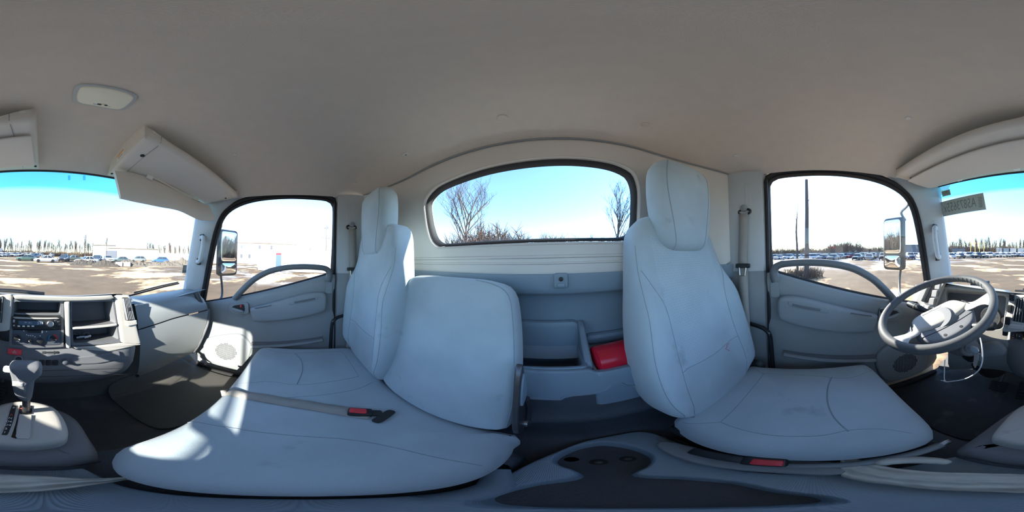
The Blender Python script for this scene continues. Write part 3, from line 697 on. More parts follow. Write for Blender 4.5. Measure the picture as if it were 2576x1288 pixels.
strap(T2, [(.50, .232), (.49, .16), (.475, .05), (.44, -.06), (.40, -.13), (.365, -.175)], .046, 'webbing', lap)
sl_ = MB(); pillow(sl_, rrect(.028, .075, .012), .004, .001, 0, lambda a, b_, c: Vector((.345 + a * .8 - b_ * .45, -.20 + b_ * .9 + a * .45, -.566 + c)), N=24, inner=2); obj('belt_slot', sl_, 'black_plastic', lap)
def buckle(name, o, dirv, upv, label, group, parent=None, stalk=.05):
    t = thing(name, o, label, 'buckle', group); dirv = Vector(dirv).normalized(); upv = Vector(upv).normalized(); sdv = dirv.cross(upv)
    R = axes(sdv, dirv, upv); o = Vector(o)
    m_ = MB(); rbox(m_, o, (.038, .062, .020), .006, R); obj('housing', m_, 'black_plastic', t)
    m_ = MB(); rbox(m_, o + dirv * .006 + upv * .0085, (.026, .044, .010), .004, R); obj('release_button', m_, 'red_plastic', t)
    m_ = MB(); rbox(m_, o - dirv * (.03 + stalk / 2), (.03, stalk + .01, .012), .005, R); obj('stalk', m_, 'black_plastic', t)
    return t
buckle('belt_buckle', (.385, -.155, -.560), (.35, .8, .12), (0, -.1, 1), 'seat belt buckle with red button in the slot of the bench', 'seat belt buckles', stalk=.02)
bkp = on(1895, 1130, 'Z', -.685)
buckle('belt_buckle', (-.188, -.075, -.665), (-.02, .9, .12), (.55, -.1, .8), "seat belt buckle with red button beside the driver's seat", 'seat belt buckles', stalk=.09)
# shoulder belts on the B pillars
for s in (-1, 1):
    who = "driver's" if s < 0 else "passenger's"
    t = thing('seat_belt', (X(s, .87), -.33, -.9), 'grey seat belt hanging from the pillar beside the %s seat' % who, 'seat belt', 'pillar seat belts')
    W = .872
    anchor = Vector((X(s, W), -.322, .215))
    obj('anchor_ring', MB().tube([anchor + Vector((0, math.cos(a) * .032, math.sin(a) * .014)) for a in [2 * math.pi * k / 20 for k in range(20)]], .006, 8, closed=True), 'black_plastic', t)
    obj('anchor_cap', MB().lathe([(.018, 0), (.017, .012), (.009, .018)], anchor + Vector((-s * .002, 0, .018)), (-s, 0, 0), 16), 'panel_grey', t)
    def web(y0, z0, y1, z1, w0, w1, nm, wd=.046):
        P, Q = [], []
        for k in range(9):
            f = k / 8; y = y0 + (y1 - y0) * f; z = z0 + (z1 - z0) * f; w = w0 + (w1 - w0) * f
            P.append(Vector((X(s, w), y - wd / 2, z))); Q.append(Vector((X(s, w), y + wd / 2, z)))
        obj(nm, MB().rings([P, Q], False), 'belt_web', t, solid=.002)
    web(-.318, .20, -.325, -.055, W - .022, W - .035, 'webbing')
    web(-.325, .205, -.34, -.95, W - .010, W - .022, 'webbing')
    web(-.325, -.055, -.30, -.95, W - .035, W - .045, 'webbing')
    m_ = MB(); rbox(m_, (X(s, W - .038), -.322, -.055), (.075, .022, .012), .004, axes((0, 1, 0), (0, .1, 1), (s, 0, 0))); tg = obj('tongue', m_, 'black_plastic', t)
    obj('tongue_plate', MB().tube([(X(s, W - .040), -.340, -.062), (X(s, W - .044), -.335, -.10), (X(s, W - .044), -.31, -.10), (X(s, W - .040), -.305, -.062)], .004, 6), 'metal', tg)
    # black bent tube bar by the sill
    g = thing('seat_side_bar', (X(s, .86), -.2, -.9), 'black bent steel bar between door and seat on the %s side' % who, 'bar', 'black side bars')
    bar = catmull([Vector((X(s, w), y, z)) for w, y, z in [(.86, -.34, -.355), (.845, -.26, -.36), (.835, -.215, -.375), (.83, -.195, -.42), (.83, -.19, -.60), (.83, -.19, -.82)]], 5, False)
    obj('tube', MB().tube(bar, .011, 10), 'black_gloss', g)
    obj('mount', MB().lathe([(.02, 0), (.02, .012)], bar[0] + Vector((s * .008, 0, 0)), (s, 0, 0), 14), 'black_plastic', g)
# ------------------------------------------------------------ dashboard
dash = thing('dashboard', (C0, .75, -.9), 'grey truck dashboard with light fascia, open cubbies, radio and climate controls', 'dashboard')
FN = Vector((0, -math.cos(math.radians(12)), math.sin(math.radians(12)))).normalized()   # centre fascia leans towards the camera at its foot
FO = Vector((0, .60, -.165))
FU = Vector((1, 0, 0)); FV = FN.cross(FU) * 1; FV = -FV if FV.z < 0 else FV
def fpx(x, y):               # a photograph pixel on the centre fascia -> (u, v)
    p = onp(x, y, FO, FN) - FO; return Vector((p.dot(FU), p.dot(FV)))
def F(u, v, w=0): return FO + FU * u + FV * v + FN * w
def plate(name, pts, th, m, parent=None, w0=0, bevel=.002, holes=None, r=0):
    P = [F(p[0], p[1], w0) for p in pts]
    return obj(name, MB().prism(P, FN * th), m, parent or dash, bevel=bevel, angle=30)
def slab(name, pts, h, er, m, parent=None, w0=0, bulge=0, N=36):
    return obj(name, pillow(MB(), [Vector((p[0], p[1])) for p in pts], h, er, bulge, lambda a, b, c: F(a, b, w0 + c), N=N, inner=3, ers=3), m, parent or dash)
def ring_plate(name, outer, inner, depth, m, parent=None, w0=0, wall=None):
    """flat frame between an outer and an inner outline, with walls running back into the opening"""
    n = 64
    O = resample(outer, n); I = resample(inner, n)
    # start both outlines at their lower-left corner
    k = min(range(n), key=lambda i: O[i].x + O[i].y); O = O[k:] + O[:k]
    k = min(range(n), key=lambda i: I[i].x + I[i].y); I = I[k:] + I[:k]
    mb = MB().rings([[F(p.x, p.y, w0 - .02) for p in O], [F(p.x, p.y, w0) for p in O], [F(p.x, p.y, w0) for p in I], [F(p.x, p.y, w0 - depth) for p in I]], True)
    return obj(name, mb, m, parent or dash, angle=30)
# --- deck on top, from the fascia to the windscreen, across the cab
def deck(u, v):
    x = C0 - .90 + 1.80 * u; s_ = (x - C0) / .9
    y0 = .605; y1 = wsY(s_, -.28) + .01
    hump = sstep(-.80, -.62, x) * (1 - sstep(.30, .42, x))
    z0 = -.165 * hump + -.245 * (1 - hump); y0 = .605 * hump + (.66 if x > 0 else .62) * (1 - hump)
    y = y0 + (y1 - y0) * v; return (x, y, z0 + (-.285 - z0) * v ** 1.2)
obj('top_deck', MB().grid(deck, 48, 8), 'panel_grey', dash, angle=50)
# --- centre fascia: light frame with three openings (left stack, right cubbies, vents)
q = lambda *L: [fpx(x, y) for x, y in L]
LU = q((2556 - 2576, 737), (300, 742), (352, 866), (285, 872), (-10, 895))     # overall outline of the light fascia
BACK = q((-22, 737), (310, 742), (352, 866), (180, 885), (-22, 880))
obj('fascia_back', MB().prism([F(p.x, p.y, -.135) for p in BACK], FN * .01), 'panel_dark', dash, smooth=False)
topbar = slab('top_bar', rounded(q((33, 740), (285, 742), (285, 753), (33, 752)), .004), .022, .006, 'fascia_weave', w0=-.008)
# left stack (dark) from cubby to climate panel
def hframe(name, outer, inner, m, depth=.12, w0=0.0): return ring_plate(name, rounded(outer, .004), rounded(inner, .004), depth, m, w0=w0)
st_o = q((29, 752), (160, 755), (160, 872), (22, 872)); st_c = q((35, 758), (152, 760), (151, 790), (34, 787))
hframe('stack_frame', st_o, q((35, 758), (152, 760), (155, 868), (30, 866)), 'panel_dark', .02, .002)
cub = ring_plate('cubby', rounded(q((33, 756), (154, 758), (153, 794), (33, 791)), .003), rounded(st_c, .004), .115, 'panel_dark', w0=-.006)
obj('cubby_back', MB().prism([F(p.x, p.y, -.118) for p in st_c], FN * .004), 'panel_dark', dash, smooth=False)
# radio
rp = rounded(q((30, 793), (155, 795), (154, 828), (30, 827)), .004)
radio = slab('radio', rp, .016, .003, 'black_plastic', w0=-.010)
disp = slab('display', rounded(q((47, 806), (109, 807), (109, 817), (47, 816)), .002), .003, .0008, 'display', radio, w0=.005)
c = fpx(101, 812.5); text('clock_digits', '3:44', .0125, F(c.x, c.y, .0084), FU, FV, 'letter_white', radio)
c = fpx(72, 811); text('display_text', 'FM  101.1', .007, F(c.x, c.y, .0084), FU, FV, 'letter_white', radio)
c = fpx(126, 813); obj('volume_knob', MB().lathe([(.0125, 0), (.012, .012), (.010, .014)], F(c.x, c.y, .004), FN, 20), 'metal', radio)
for x in (48, 60, 72, 83): slab('preset_button', rrect(.010, .0055, .002, 3, *fpx(x, 819.5)), .005, .0015, 'white_plastic', radio, w0=.004, N=16)
for x, y in ((36, 807), (36, 818)): slab('side_button', rrect(.007, .013 if y < 810 else .007, .002, 3, *fpx(x, y)), .005, .0015, 'metal', radio, w0=.004, N=16)
for x, y in ((140, 806), (147, 808), (140, 814), (147, 816), (143, 802)): slab('mode_button', rrect(.009, .006, .002, 3, *fpx(x, y)), .005, .0015, 'metal_dark', radio, w0=.004, N=16)
slab('radio_trim', rounded(q((33, 796), (150, 798), (150, 801), (33, 800)), .001), .004, .001, 'fascia', radio, w0=.005, N=24)
# climate panel
cp = rounded(q((29, 829), (155, 829), (156, 867), (22, 866)), .004)
clim = slab('climate_panel', cp, .012, .003, 'knob_dark', w0=-.012)
slab('recirculation_slot', rounded(q((68, 830), (106, 832), (106, 837), (68, 836)), .003), .004, .001, 'black_plastic', clim, N=24)
slab('recirculation_slider', rrect(.006, .010, .002, 3, *fpx(106, 834)), .009, .002, 'white_plastic', clim, N=16)
def dial(px, py, r, ang, bez, parent, colour=None):
    c = fpx(px, py); o = F(c.x, c.y, 0)
    bz = obj('dial', MB().lathe([(r, -.002), (r, .003), (r * .94, .0045), (r * .90, .0035)], o, FN, 32), bez, parent)
    obj('dial_hub', MB().lathe([(r * .62, .003), (r * .58, .011), (r * .5, .013)], o, FN, 24), 'black_plastic', bz)
    d = FU * math.cos(math.radians(ang)) + FV * math.sin(math.radians(ang)); e = FN.cross(d)
    m_ = MB(); rbox(m_, o + FN * .013, (r * 1.35, r * .42, .014), .003, axes(d, e, FN)); gr = obj('dial_grip', m_, 'black_plastic', bz)
    obj('pointer', MB().box(o + d * r * .5 + FN * .0205, (r * .3, .0022, .001), axes(d, e, FN)), 'letter_white', gr, smooth=False)
    if colour:
        for a0, a1, mm in colour:
            n = 10; R = [[o + FN * .0048 + (FU * math.cos(math.radians(a0 + (a1 - a0) * k / n)) + FV * math.sin(math.radians(a0 + (a1 - a0) * k / n))) * rr for k in range(n + 1)] for rr in (r * .66, r * .9)]
            obj('temperature_arc', MB().rings(R, False), mm, bz, smooth=False, solid=.0006)
    return bz
dial(45, 849, .0175, -12, 'knob_dark', clim); dial(77.5, 857, .0125, 140, 'knob_dark', clim)
dial(133, 850, .0185, -12, 'knob_dark', clim, [(85, -50, 'paint_orange') if 0 else (80, -42, 'red_plastic'), (215, 130, 'paint_blue')])
c = fpx(101.5, 858); obj('blank_button', MB().lathe([(.0125, -.002), (.0125, .004), (.010, .0055)], F(c.x, c.y, 0), FN, 24), 'black_plastic', clim)
for x, y in ((67, 842), (72, 844), (77, 844), (82.5, 844.5), (88, 847), (101, 845), (117, 834), (60, 832)):
    c = fpx(x, y); obj('symbol_dot', MB().lathe([(.0022, 0), (.0022, .0008)], F(c.x, c.y, 0), FN, 10), 'letter_white', clim)
# column between the stacks, right cubbies
slab('centre_post', rounded(q((161, 757), (175, 757), (177, 876), (166, 874)), .004), .02, .006, 'fascia', w0=-.008)
ro = q((176, 753), (286, 752), (303, 862), (178, 870)); ru = q((180, 760), (283, 757), (292, 813), (182, 823)); rl = q((183, 829), (293, 820), (298, 853), (185, 863))
ring_plate('cubby', rounded(q((177, 754), (287, 752), (295, 817), (179, 826)), .003), rounded(ru, .004), .115, 'panel_dark', w0=0)
ring_plate('cubby', rounded(q((179, 825), (296, 816), (304, 861), (179, 869)), .003), rounded(rl, .004), .115, 'panel_dark', w0=0)
obj('cubby_back', MB().prism([F(p.x, p.y, -.118) for p in ru], FN * .004), 'panel_dark', dash, smooth=False)
obj('cubby_back', MB().prism([F(p.x, p.y, -.118) for p in rl], FN * .004), 'panel_dark', dash, smooth=False)
slab('shelf_edge', rounded(q((180, 822), (294, 813), (294, 819), (181, 828)), .002), .01, .003, 'fascia', w0=-.002)
# right light wing with vent
slab('fascia_wing', rounded(q((287, 742), (326, 742), (354, 866), (304, 862)), .006), .018, .006, 'fascia', w0=-.012)
slab('fascia_foot', rounded(q((178, 873), (304, 862), (354, 865), (272, 884)), .004), .016, .005, 'fascia', w0=-.010)
def vent(name, pts, nsl, parent=dash):
    vq = q(*pts); fr = slab(name, rounded(vq, .004), .006, .002, 'black_plastic', parent, w0=.004)
    a, b, c_, d = vq   # left-top, right-top, right-bottom, left-bottom
    for i in range(nsl):
        f = (i + .5) / nsl; t = a.lerp(b, f); u = d.lerp(c_, f)
        P = [F(t.x, t.y - .004, .008), F(u.x, u.y + .004, .008)]
        e = (P[1] - P[0]).normalized(); sd = (FN * .8 + FU * .6).normalized()
        obj('vent_slat', MB().box((P[0] + P[1]) / 2 + FN * .004, ((P[1] - P[0]).length, .010, .0016), axes(e, sd, e.cross(sd))), 'panel_dark', fr, smooth=False)
    m = (a + b + c_ + d) / 4
    mb_ = MB(); rbox(mb_, F(m.x + .004, m.y, .014), (.012, .016, .008), .002, axes(FU, FV, FN)); obj('vent_tab', mb_, 'metal_dark', fr)
    return fr
vent('air_vent', ((304, 748), (320, 748), (334, 804), (314, 806)), 5)
slab('vent_lip', rounded(q((312, 808), (340, 804), (342, 815), (318, 820)), .003), .012, .004, 'fascia', w0=.002)
# left light panel between the stack and the instruments, vent and switch columns
slab('fascia_left', rounded(q((-34, 742), (33, 740), (25, 832), (-55, 835)), .006), .016, .005, 'fascia', w0=-.010)
vent('air_vent', ((-20, 752), (11, 744), (6, 812), (-30, 806)), 5)
slab('vent_lip', rounded(q((-32, 812), (2, 816), (-1, 828), (-40, 826)), .003), .014, .005, 'fascia', w0=.002)
def rocker(px, py, w, h, m='black_plastic', sym=None):
    c = fpx(px, py); m_ = MB(); rbox(m_, F(c.x, c.y, .008), (w, h, .014), .003, axes(FU, (FV * .97 + FN * .15), FN)); r_ = obj('rocker_switch', m_, m, dash)
    if sym: text('switch_mark', sym[0], .0075, F(c.x, c.y, .0165), FU, FV, sym[1], r_)
    return r_
rocker(-29, 748, .020, .030); rocker(-34, 776, .020, .032); rocker(-39, 806, .020, .034)
# --- lower centre fascia: convex dark band with hazard switch and small controls
LOW = [(-.165, .0, .012), (-.395, .0, .0)]
def low(u, v):
    x = -.235 + .62 * u
    prof_ = [(-.362, .574), (-.395, .553), (-.425, .540), (-.47, .532), (-.53, .540), (-.58, .565), (-.63, .61), (-.66, .70)]
    k = v * (len(prof_) - 1); i = min(int(k), len(prof_) - 2); f = k - i
    z = prof_[i][0] * (1 - f) + prof_[i + 1][0] * f; y = prof_[i][1] * (1 - f) + prof_[i + 1][1] * f
    e = abs(2 * u - 1) ** 8; return (x, y + .06 * e, z + .02 * e)
lowo = obj('lower_fascia', MB().grid(low, 32, 28), 'panel_dark', dash, angle=60)
TL = bvh_of(lowo)
def lowhit(px, py):
    q_ = ray(px, py); h, n_, _, _ = TL.ray_cast(Vector((0, 0, 0)), q_)
    if h is None: return on(px, py, 'Y', .545), Vector((0, -1, 0))
    return h, (n_ if n_.dot(q_) < 0 else -n_)
def lowpart(name, px, py, w, h, d, m, r=.003, parent=dash):
    p, n_ = lowhit(px, py); u_ = Vector((1, 0, 0)); v_ = n_.cross(u_); v_ = -v_ if v_.z < 0 else v_
    m_ = MB(); rbox(m_, p, (w, h, d), r, axes(u_, v_, n_)); return obj(name, m_, m, parent), p, n_, u_, v_
hz, p, n_, u_, v_ = lowpart('hazard_switch', 37, 885, .050, .026, .012, 'red_plastic')
tri = [p + n_ * .0068 + u_ * a + v_ * b_ for a, b_ in ((-.007, -.005), (.007, -.005), (0, .007))]
obj('hazard_triangle', MB().tube(tri, .0009, 5, closed=True), 'letter_white', hz)
tri = [p + n_ * .0066 + u_ * a * .5 + v_ * (b_ * .5 - .0006) for a, b_ in ((-.007, -.005), (.007, -.005), (0, .007))]
obj('hazard_triangle', MB().tube(tri, .0007, 5, closed=True), 'letter_white', hz)
lowpart('card_slot', 127, 887, .060, .010, .004, 'black_plastic'); lowpart('card_slot_rim', 127, 887, .028, .016, .003, 'panel_dark')
p, n_ = lowhit(47, 903)
sk_ = obj('power_socket', MB().lathe([(.020, -.002), (.020, .002), (.0145, .004), (.0125, .004), (.0125, -.004)], p, n_, 24), 'panel_dark', dash)
obj('socket_ring', MB().tube([p + n_ * .004 + (Vector((1, 0, 0)) * math.cos(a) + n_.cross(Vector((1, 0, 0))) * math.sin(a)) * .0125 for a in [2 * math.pi * k / 24 for k in range(24)]], .0012, 6, closed=True), 'metal', sk_)
obj('socket_plug', MB().lathe([(.012, 0), (.012, .0025), (.009, .003)], p, n_, 20), 'black_plastic', sk_)
for x in (86, 104, 122, 139): lowpart('switch_blank', x, 912, .0195, .024, .010, 'black_plastic', .002)
p, n_ = lowhit(163, 908); obj('round_knob', MB().lathe([(.013, 0), (.013, .004), (.010, .006), (.010, .016), (.007, .018)], p, n_, 20), 'knob_dark', dash)
# pull-out cup shelf to the right
pp = [lowhit(x, y)[0] for x, y in ((178, 898), (300, 883), (302, 903), (245, 914), (180, 915))]
n_ = lowhit(240, 900)[1]
obj('cup_shelf', MB().prism(rounded([a - n_ * .004 for a in pp], .01), n_ * .012), 'panel_dark', dash, bevel=.004)
for k, y in enumerate((933, 948)):
    P = [lowhit(x, y - (x - 100) * .03 * (x > 100))[0] for x in range(20, 340, 20)]; obj('groove', MB().tube(P, .0012, 5), 'black_plastic', dash)
# --- passenger side: padded upper roll and glovebox
rowsP = [(.84, [(326, 747), (400, 737), (445, 730), (471, 725)]), (.72, [(332, 752), (415, 741), (460, 734), (492, 731)]), (.63, [(340, 772), (415, 757), (465, 750), (512, 752)]), (.598, [(346, 805), (405, 788), (455, 776), (520, 766)]), (.598, [(348, 828), (400, 812), (450, 796), (523, 778)])]
rowsG = [(.594, [(348, 831), (400, 815), (450, 799), (524, 781)]), (.585, [(353, 862), (402, 848), (452, 832), (520, 812)]), (.60, [(352, 890), (400, 875), (450, 858), (507, 849)]), (.635, [(350, 920), (398, 905), (448, 886), (496, 872)]), (.69, [(345, 948), (390, 931), (440, 908), (484, 888)]), (.80, [(345, 940), (390, 925), (440, 903), (484, 884)])]
def rowmesh(rows, n=24): return MB().rings([resample(catmull([on(x, y, 'Y', Y) for x, y in L], 6, False), n, False) for Y, L in rows], False)
obj('passenger_pad', rowmesh(rowsP), 'panel_grey', dash, angle=60)
glove = obj('glovebox_door', rowmesh(rowsG), 'panel_grey', dash, angle=60)
sd_ = catmull([on(x, y, 'Y', Y) for Y, (x, y) in ((.60, (524, 779)), (.585, (522, 812)), (.60, (508, 849)), (.635, (497, 872)), (.69, (485, 888)))], 4, False)
obj('end_cap', MB().tube([p + Vector((.012, .01, 0)) for p in sd_], .014, 8), 'panel_dark', dash)
ev = MB(); a, b_, c_, d_ = [on(x, y, 'Y', .61 if i > 1 else .64) for i, (x, y) in enumerate(((487, 738), (499, 736), (513, 768), (504, 771)))]
e1 = (d_ - a).normalized(); f1 = (b_ - a).normalized(); nn = e1.cross(f1).normalized(); nn = nn if nn.y < 0 else -nn
sv = obj('side_vent', ev.prism([p - nn * .004 for p in (a, b_, c_, d_)], nn * .010), 'black_plastic', dash, bevel=.002)
for f in (.25, .5, .75): obj('vent_slat', MB().tube([a.lerp(b_, f) + nn * .008, d_.lerp(c_, f) + nn * .008], .0016, 5), 'panel_dark', sv)
obj('glovebox_key', MB().lathe([(.010, 0), (.010, .006)], on(345, 945, 'Y', .66), (-.3, -1, .2), 14), 'black_plastic', dash)
# --- driver side: binnacle with instruments behind the wheel
DO = Vector((0, .63, -.165)); 
def dpx(x, y, Y=.63): return on(x, y, 'Y', Y)
hood = [(2340, 712), (2400, 716), (2470, 722), (2540, 733)]
R = []
for Y, dy in ((.70, -2), (.645, 2), (.632, 8), (.636, 14)):
    R.append(resample([dpx(x, y + dy, Y) for x, y in hood], 20, False))
obj('binnacle_hood', MB().rings(R, False), 'fascia', dash, solid=.004)
bk_ = [dpx(x, y, .74) for x, y in ((2352, 728), (2540, 742), (2520, 850), (2330, 800))]
obj('instrument_panel', MB().prism(bk_, (0, .01, 0)), 'panel_dark', dash, smooth=False)
fr_ = [[dpx(x, y, .64) for x, y in L] for L in (((2340, 722), (2540, 735), (2530, 860), (2300, 800)),)]
def rr_poly(L, Y, r=.02): return resample(rounded([dpx(x, y, Y) for x, y in L], r), 64)
O_ = rr_poly(((2300, 716), (2548, 735), (2536, 862), (2290, 812)), .645); I_ = rr_poly(((2380, 727), (2536, 738), (2524, 828), (2388, 836)), .640); J_ = rr_poly(((2384, 735), (2532, 744), (2522, 826), (2392, 832)), .735)
obj('instrument_bezel', MB().rings([O_, I_, J_], True), ['fascia'], dash, angle=30)
ic = dpx(2492, 797, .728); IN = Vector((0, -1, .12)).normalized()
gl_ = obj('speedometer', MB().lathe([(.056, 0), (.056, .006), (.052, .008), (.050, .004), (.001, .004)], ic, IN, 36), ['dial_face'], dash)
obj('dial_rim', MB().tube([ic + IN * .008 + (Vector((1, 0, 0)) * math.cos(a) + IN.cross(Vector((1, 0, 0))) * math.sin(a)) * .052 for a in [2 * math.pi * k / 36 for k in range(36)]], .0016, 6, closed=True), 'white_plastic', gl_)
gu = Vector((1, 0, 0)); gv = -IN.cross(gu); gv = gv if gv.z > 0 else -gv
for k in range(9):
    a = math.radians(225 - k * 33.75); text('dial_numeral', str(k * 10), .0095, ic + IN * .0065 + (gu * math.cos(a) + gv * math.sin(a)) * .038, gu, gv, 'letter_white', gl_, .0003)
obj('needle', MB().tube([ic + IN * .007, ic + IN * .007 + (gu * -.03 + gv * -.028)], .0012, 5), 'paint_orange', gl_)
for px, py, r in ((2435, 800, .04), (2528, 806, .02)):
    c2_ = dpx(px, py, .729); g2 = obj('small_gauge', MB().lathe([(r, 0), (r, .006), (r * .93, .008), (r * .9, .004), (.001, .004)], c2_, IN, 28), 'dial_face', dash)
    obj('needle', MB().tube([c2_ + IN * .006, c2_ + IN * .006 + gu * r * .5 + gv * r * .4], .001, 5), 'paint_orange', g2)
# left-hand switch column and vent beyond the wheel
slab_d = lambda nm, L, Y, th, m, par=dash, bev=.003: obj(nm, MB().prism(rounded([dpx(x, y, Y) for x, y in L], .004), (0, -th, 0)), m, par, bevel=bev)
slab_d('left_pod', ((2332, 706), (2380, 712), (2348, 790), (2300, 778)), .625, .02, 'fascia')
lv = slab_d('air_vent', ((2338, 712), (2357, 713), (2333, 762), (2318, 757)), .60, .004, 'black_plastic')
for f in (.2, .4, .6, .8): obj('vent_slat', MB().tube([dpx(2338 + 19 * f, 713, .592), dpx(2318 + 15 * f, 759, .592)], .002, 5), 'panel_dark', lv)
for x, y in ((2365, 718), (2357, 737), (2350, 757)): slab_d('rocker_switch', ((x - 7, y - 8), (x + 5, y - 7), (x + 2, y + 9), (x - 10, y + 8)), .598, .014, 'fascia')
slab_d('rocker_switch', ((2318, 766), (2328, 767), (2322, 778), (2313, 777)), .60, .012, 'white_plastic'); slab_d('rocker_switch', ((2330, 768), (2340, 769), (2336, 780), (2326, 779)), .60, .012, 'white_plastic')
slab_d('left_lower_pad', ((2290, 780), (2345, 790), (2345, 860), (2300, 850)), .64, .02, 'panel_grey')
# lower driver panel (knee panel) with fuse cover, three small switches and caution text
kp = [(.60, [(2396, 838), (2440, 830), (2500, 850), (2560, 858)]), (.585, [(2390, 850), (2440, 842), (2500, 862), (2570, 872)]), (.575, [(2385, 880), (2440, 875), (2505, 885), (2575, 890)]), (.60, [(2385, 915), (2440, 912), (2500, 915), (2576, 925)]), (.66, [(2390, 930), (2450, 928), (2510, 930), (2576, 945)])]
def rowmesh2(rows, n=24): return MB().rings([resample(catmull([on(x, y, 'Y', Y) for x, y in L], 6, False), n, False) for Y, L in rows], False)
obj('knee_panel', rowmesh2(kp), 'panel_grey', dash, angle=60)
slab_d('knee_filler', ((2310, 800), (2400, 815), (2540, 838), (2570, 872), (2380, 880), (2310, 860)), .665, .02, 'panel_dark')
kb = MB(); pillow(kb, rounded([Vector((p.x, p.z)) for p in [dpx(x, y, .585) for x, y in ((2462, 862), (2510, 855), (2538, 872), (2535, 888), (2470, 896))]], .02), .03, .012, .006, lambda a, b, c: Vector((a, .590 - c, b)), N=36, inner=3); obj('column_side_pad', kb, 'panel_grey', dash)
for x, y, s_ in ((2529, 836, None), (2550, 843, ('I', 'letter_white')), (2566, 845, ('o', 'letter_white'))):
    a = dpx(x, y, .578); m_ = MB(); rbox(m_, a, (.020, .030, .014), .003, axes((1, 0, 0), (0, .1, 1), (0, -1, .1))); r_ = obj('rocker_switch', m_, 'black_plastic', dash)
    if s_: text('switch_mark', s_[0], .009, a + Vector((0, -.0078, .003)), (1, 0, 0), (0, .1, 1), s_[1], r_)
    if x == 2550: obj('switch_lamp', MB().box(a + Vector((-.001, -.0076, -.008)), (.008, .001, .003)), 'paint_orange', r_, smooth=False)
slab_d('fuse_recess', ((2551, 888), (2580, 893), (2580, 913), (2552, 908)), .572, .004, 'black_plastic')
text('caution_text', 'WARNING', .011, on(2590, 919, 'Y', .588), (1, 0, -.06), (0, .3, 1), 'black_plastic', dash)
# pad at the dash top by the screen edge
slab_d('sensor_block', ((2448, 707), (2490, 706), (2490, 722), (2448, 722)), .80, .03, 'black_plastic')

# keys left in the lower cubby
kr = F(*fpx(226, 852), -.05)
kx = thing('keyring', kr, 'small bunch of keys on two steel rings in the lower open cubby', 'keys')
for k, (px, py) in enumerate(((201, 846), (225, 848))):
    c = F(*fpx(px, py), -.045); obj('ring', MB().tube([c + (FU * math.cos(a) + FV * math.sin(a) * .7 + FN * .3 * math.sin(a)) * .011 for a in [2 * math.pi * j / 20 for j in range(20)]], .0011, 5, closed=True), 'metal', kx)
for px, py, an in ((208, 856, 10), (216, 855, -8), (228, 854, 20)):
    c = F(*fpx(px, py), -.04); d = rotm('Z', an) @ FU; m_ = MB(); rbox(m_, c, (.032, .010, .0025), .001, axes(d, FN.cross(d), FN)); obj('key', m_, 'metal', kx)

# ------------------------------------------------------------ steering wheel and column
WC = Vector((-.42, .40, -.204)); WT = math.radians(23); WR = .205
WU = Vector((1, 0, 0)); WV = Vector((0, math.cos(WT), math.sin(WT))); WN = WU.cross(WV)
def W(a, r, h=0): return WC + (WU * math.cos(a) + WV * math.sin(a)) * r + WN * h
def Wp(u, v, h=0): return WC + WU * u + WV * v + WN * h
sw = thing('steering_wheel', WC + WN * -.05, 'large dark grey steering wheel with light padded hub and two wide spokes', 'steering wheel')
N = 72; R = []
for k in range(N):
    a = 2 * math.pi * k / N; R.append([W(a, WR + .0155 * math.cos(b_), .0165 * math.sin(b_)) for b_ in [2 * math.pi * j / 14 for j in range(14)]])
obj('rim', MB().rings(R, True, wrap=True), 'rim_grey', sw)
n = 0
for k in range(16):
    a = math.radians(60 + k * 7); obj('grip_ridge', MB().tube([W(a, WR - .0155 * math.cos(b_) , .0165 * math.sin(b_) ) for b_ in (-.7, -.35, 0, .35, .7)], .002, 5), 'rim_grey', sw)
TURN = math.radians(68)         # the wheel stands turned to the left
HU = WU * math.cos(TURN) + WV * math.sin(TURN); HV = WV * math.cos(TURN) - WU * math.sin(TURN)
def Hp(u, v, h=0): return WC + HU * u + HV * v + WN * h
hubo = catmull([Vector(p) for p in [(-.108, -.015), (-.106, .045), (-.080, .070), (-.03, .078), (.05, .080), (.085, .072), (.108, .040), (.118, -.012), (.06, -.034), (0, -.040), (-.06, -.034)]], 5)
hub = obj('hub_pad', pillow(MB(), hubo, .05, .014, .006, lambda a, b, c: Hp(a, b, c - .100), N=64, inner=6), 'fascia', sw)
obj('hub_lower', pillow(MB(), catmull([Vector(p) for p in [(-.112, -.016), (-.06, -.030), (0, -.034), (.06, -.030), (.118, -.016), (.110, -.06), (.07, -.105), (0, -.118), (-.07, -.105), (-.105, -.06)]], 5), .045, .012, .0, lambda a, b, c: Hp(a, b, c - .104), N=56, inner=5), 'panel_dark', sw)
obj('hub_crease', MB().tube([Hp(x, -.062 + .35 * x * x, -.0585) for x in [(-.10 + .2 * k / 12) for k in range(13)]], .0012, 5), 'black_plastic', sw)
for s, an in ((-1, -151), (1, -34)):
    a0 = math.radians(an); st = []
    for f in [k / 8 for k in range(9)]:
        c_ = Vector((s * .100, .004)).lerp(Vector((math.cos(a0), math.sin(a0))) * (WR - .004), f); d_ = (Vector((math.cos(a0), math.sin(a0))) * WR - Vector((s * .10, .004))).normalized(); e_ = Vector((-d_.y, d_.x))
        hw_ = .024 + .012 * abs(f - .35) + .034 * max(0, f - .6) ** 1.3; h = -.062 + .058 * sstep(.1, 1, f)
        st.append([Hp(*(c_ + e_ * hw_ * math.cos(q_)), h + .010 * math.sin(q_)) for q_ in [2 * math.pi * j / 12 for j in range(12)]])
    obj('spoke', MB().rings(st, True, True, True), 'fascia', sw)
    obj('spoke_gap', MB().tube([Hp(s * .112, .028, -.052), Hp(s * .118, .0, -.048), Hp(s * .122, -.025, -.05)], .0022, 5), 'black_plastic', sw)
for x in (-.03, .03): obj('hub_screw_hole', MB().lathe([(.006, 0), (.006, .002)], Hp(x, -.095, -.060), WN, 12), 'black_plastic', hub)
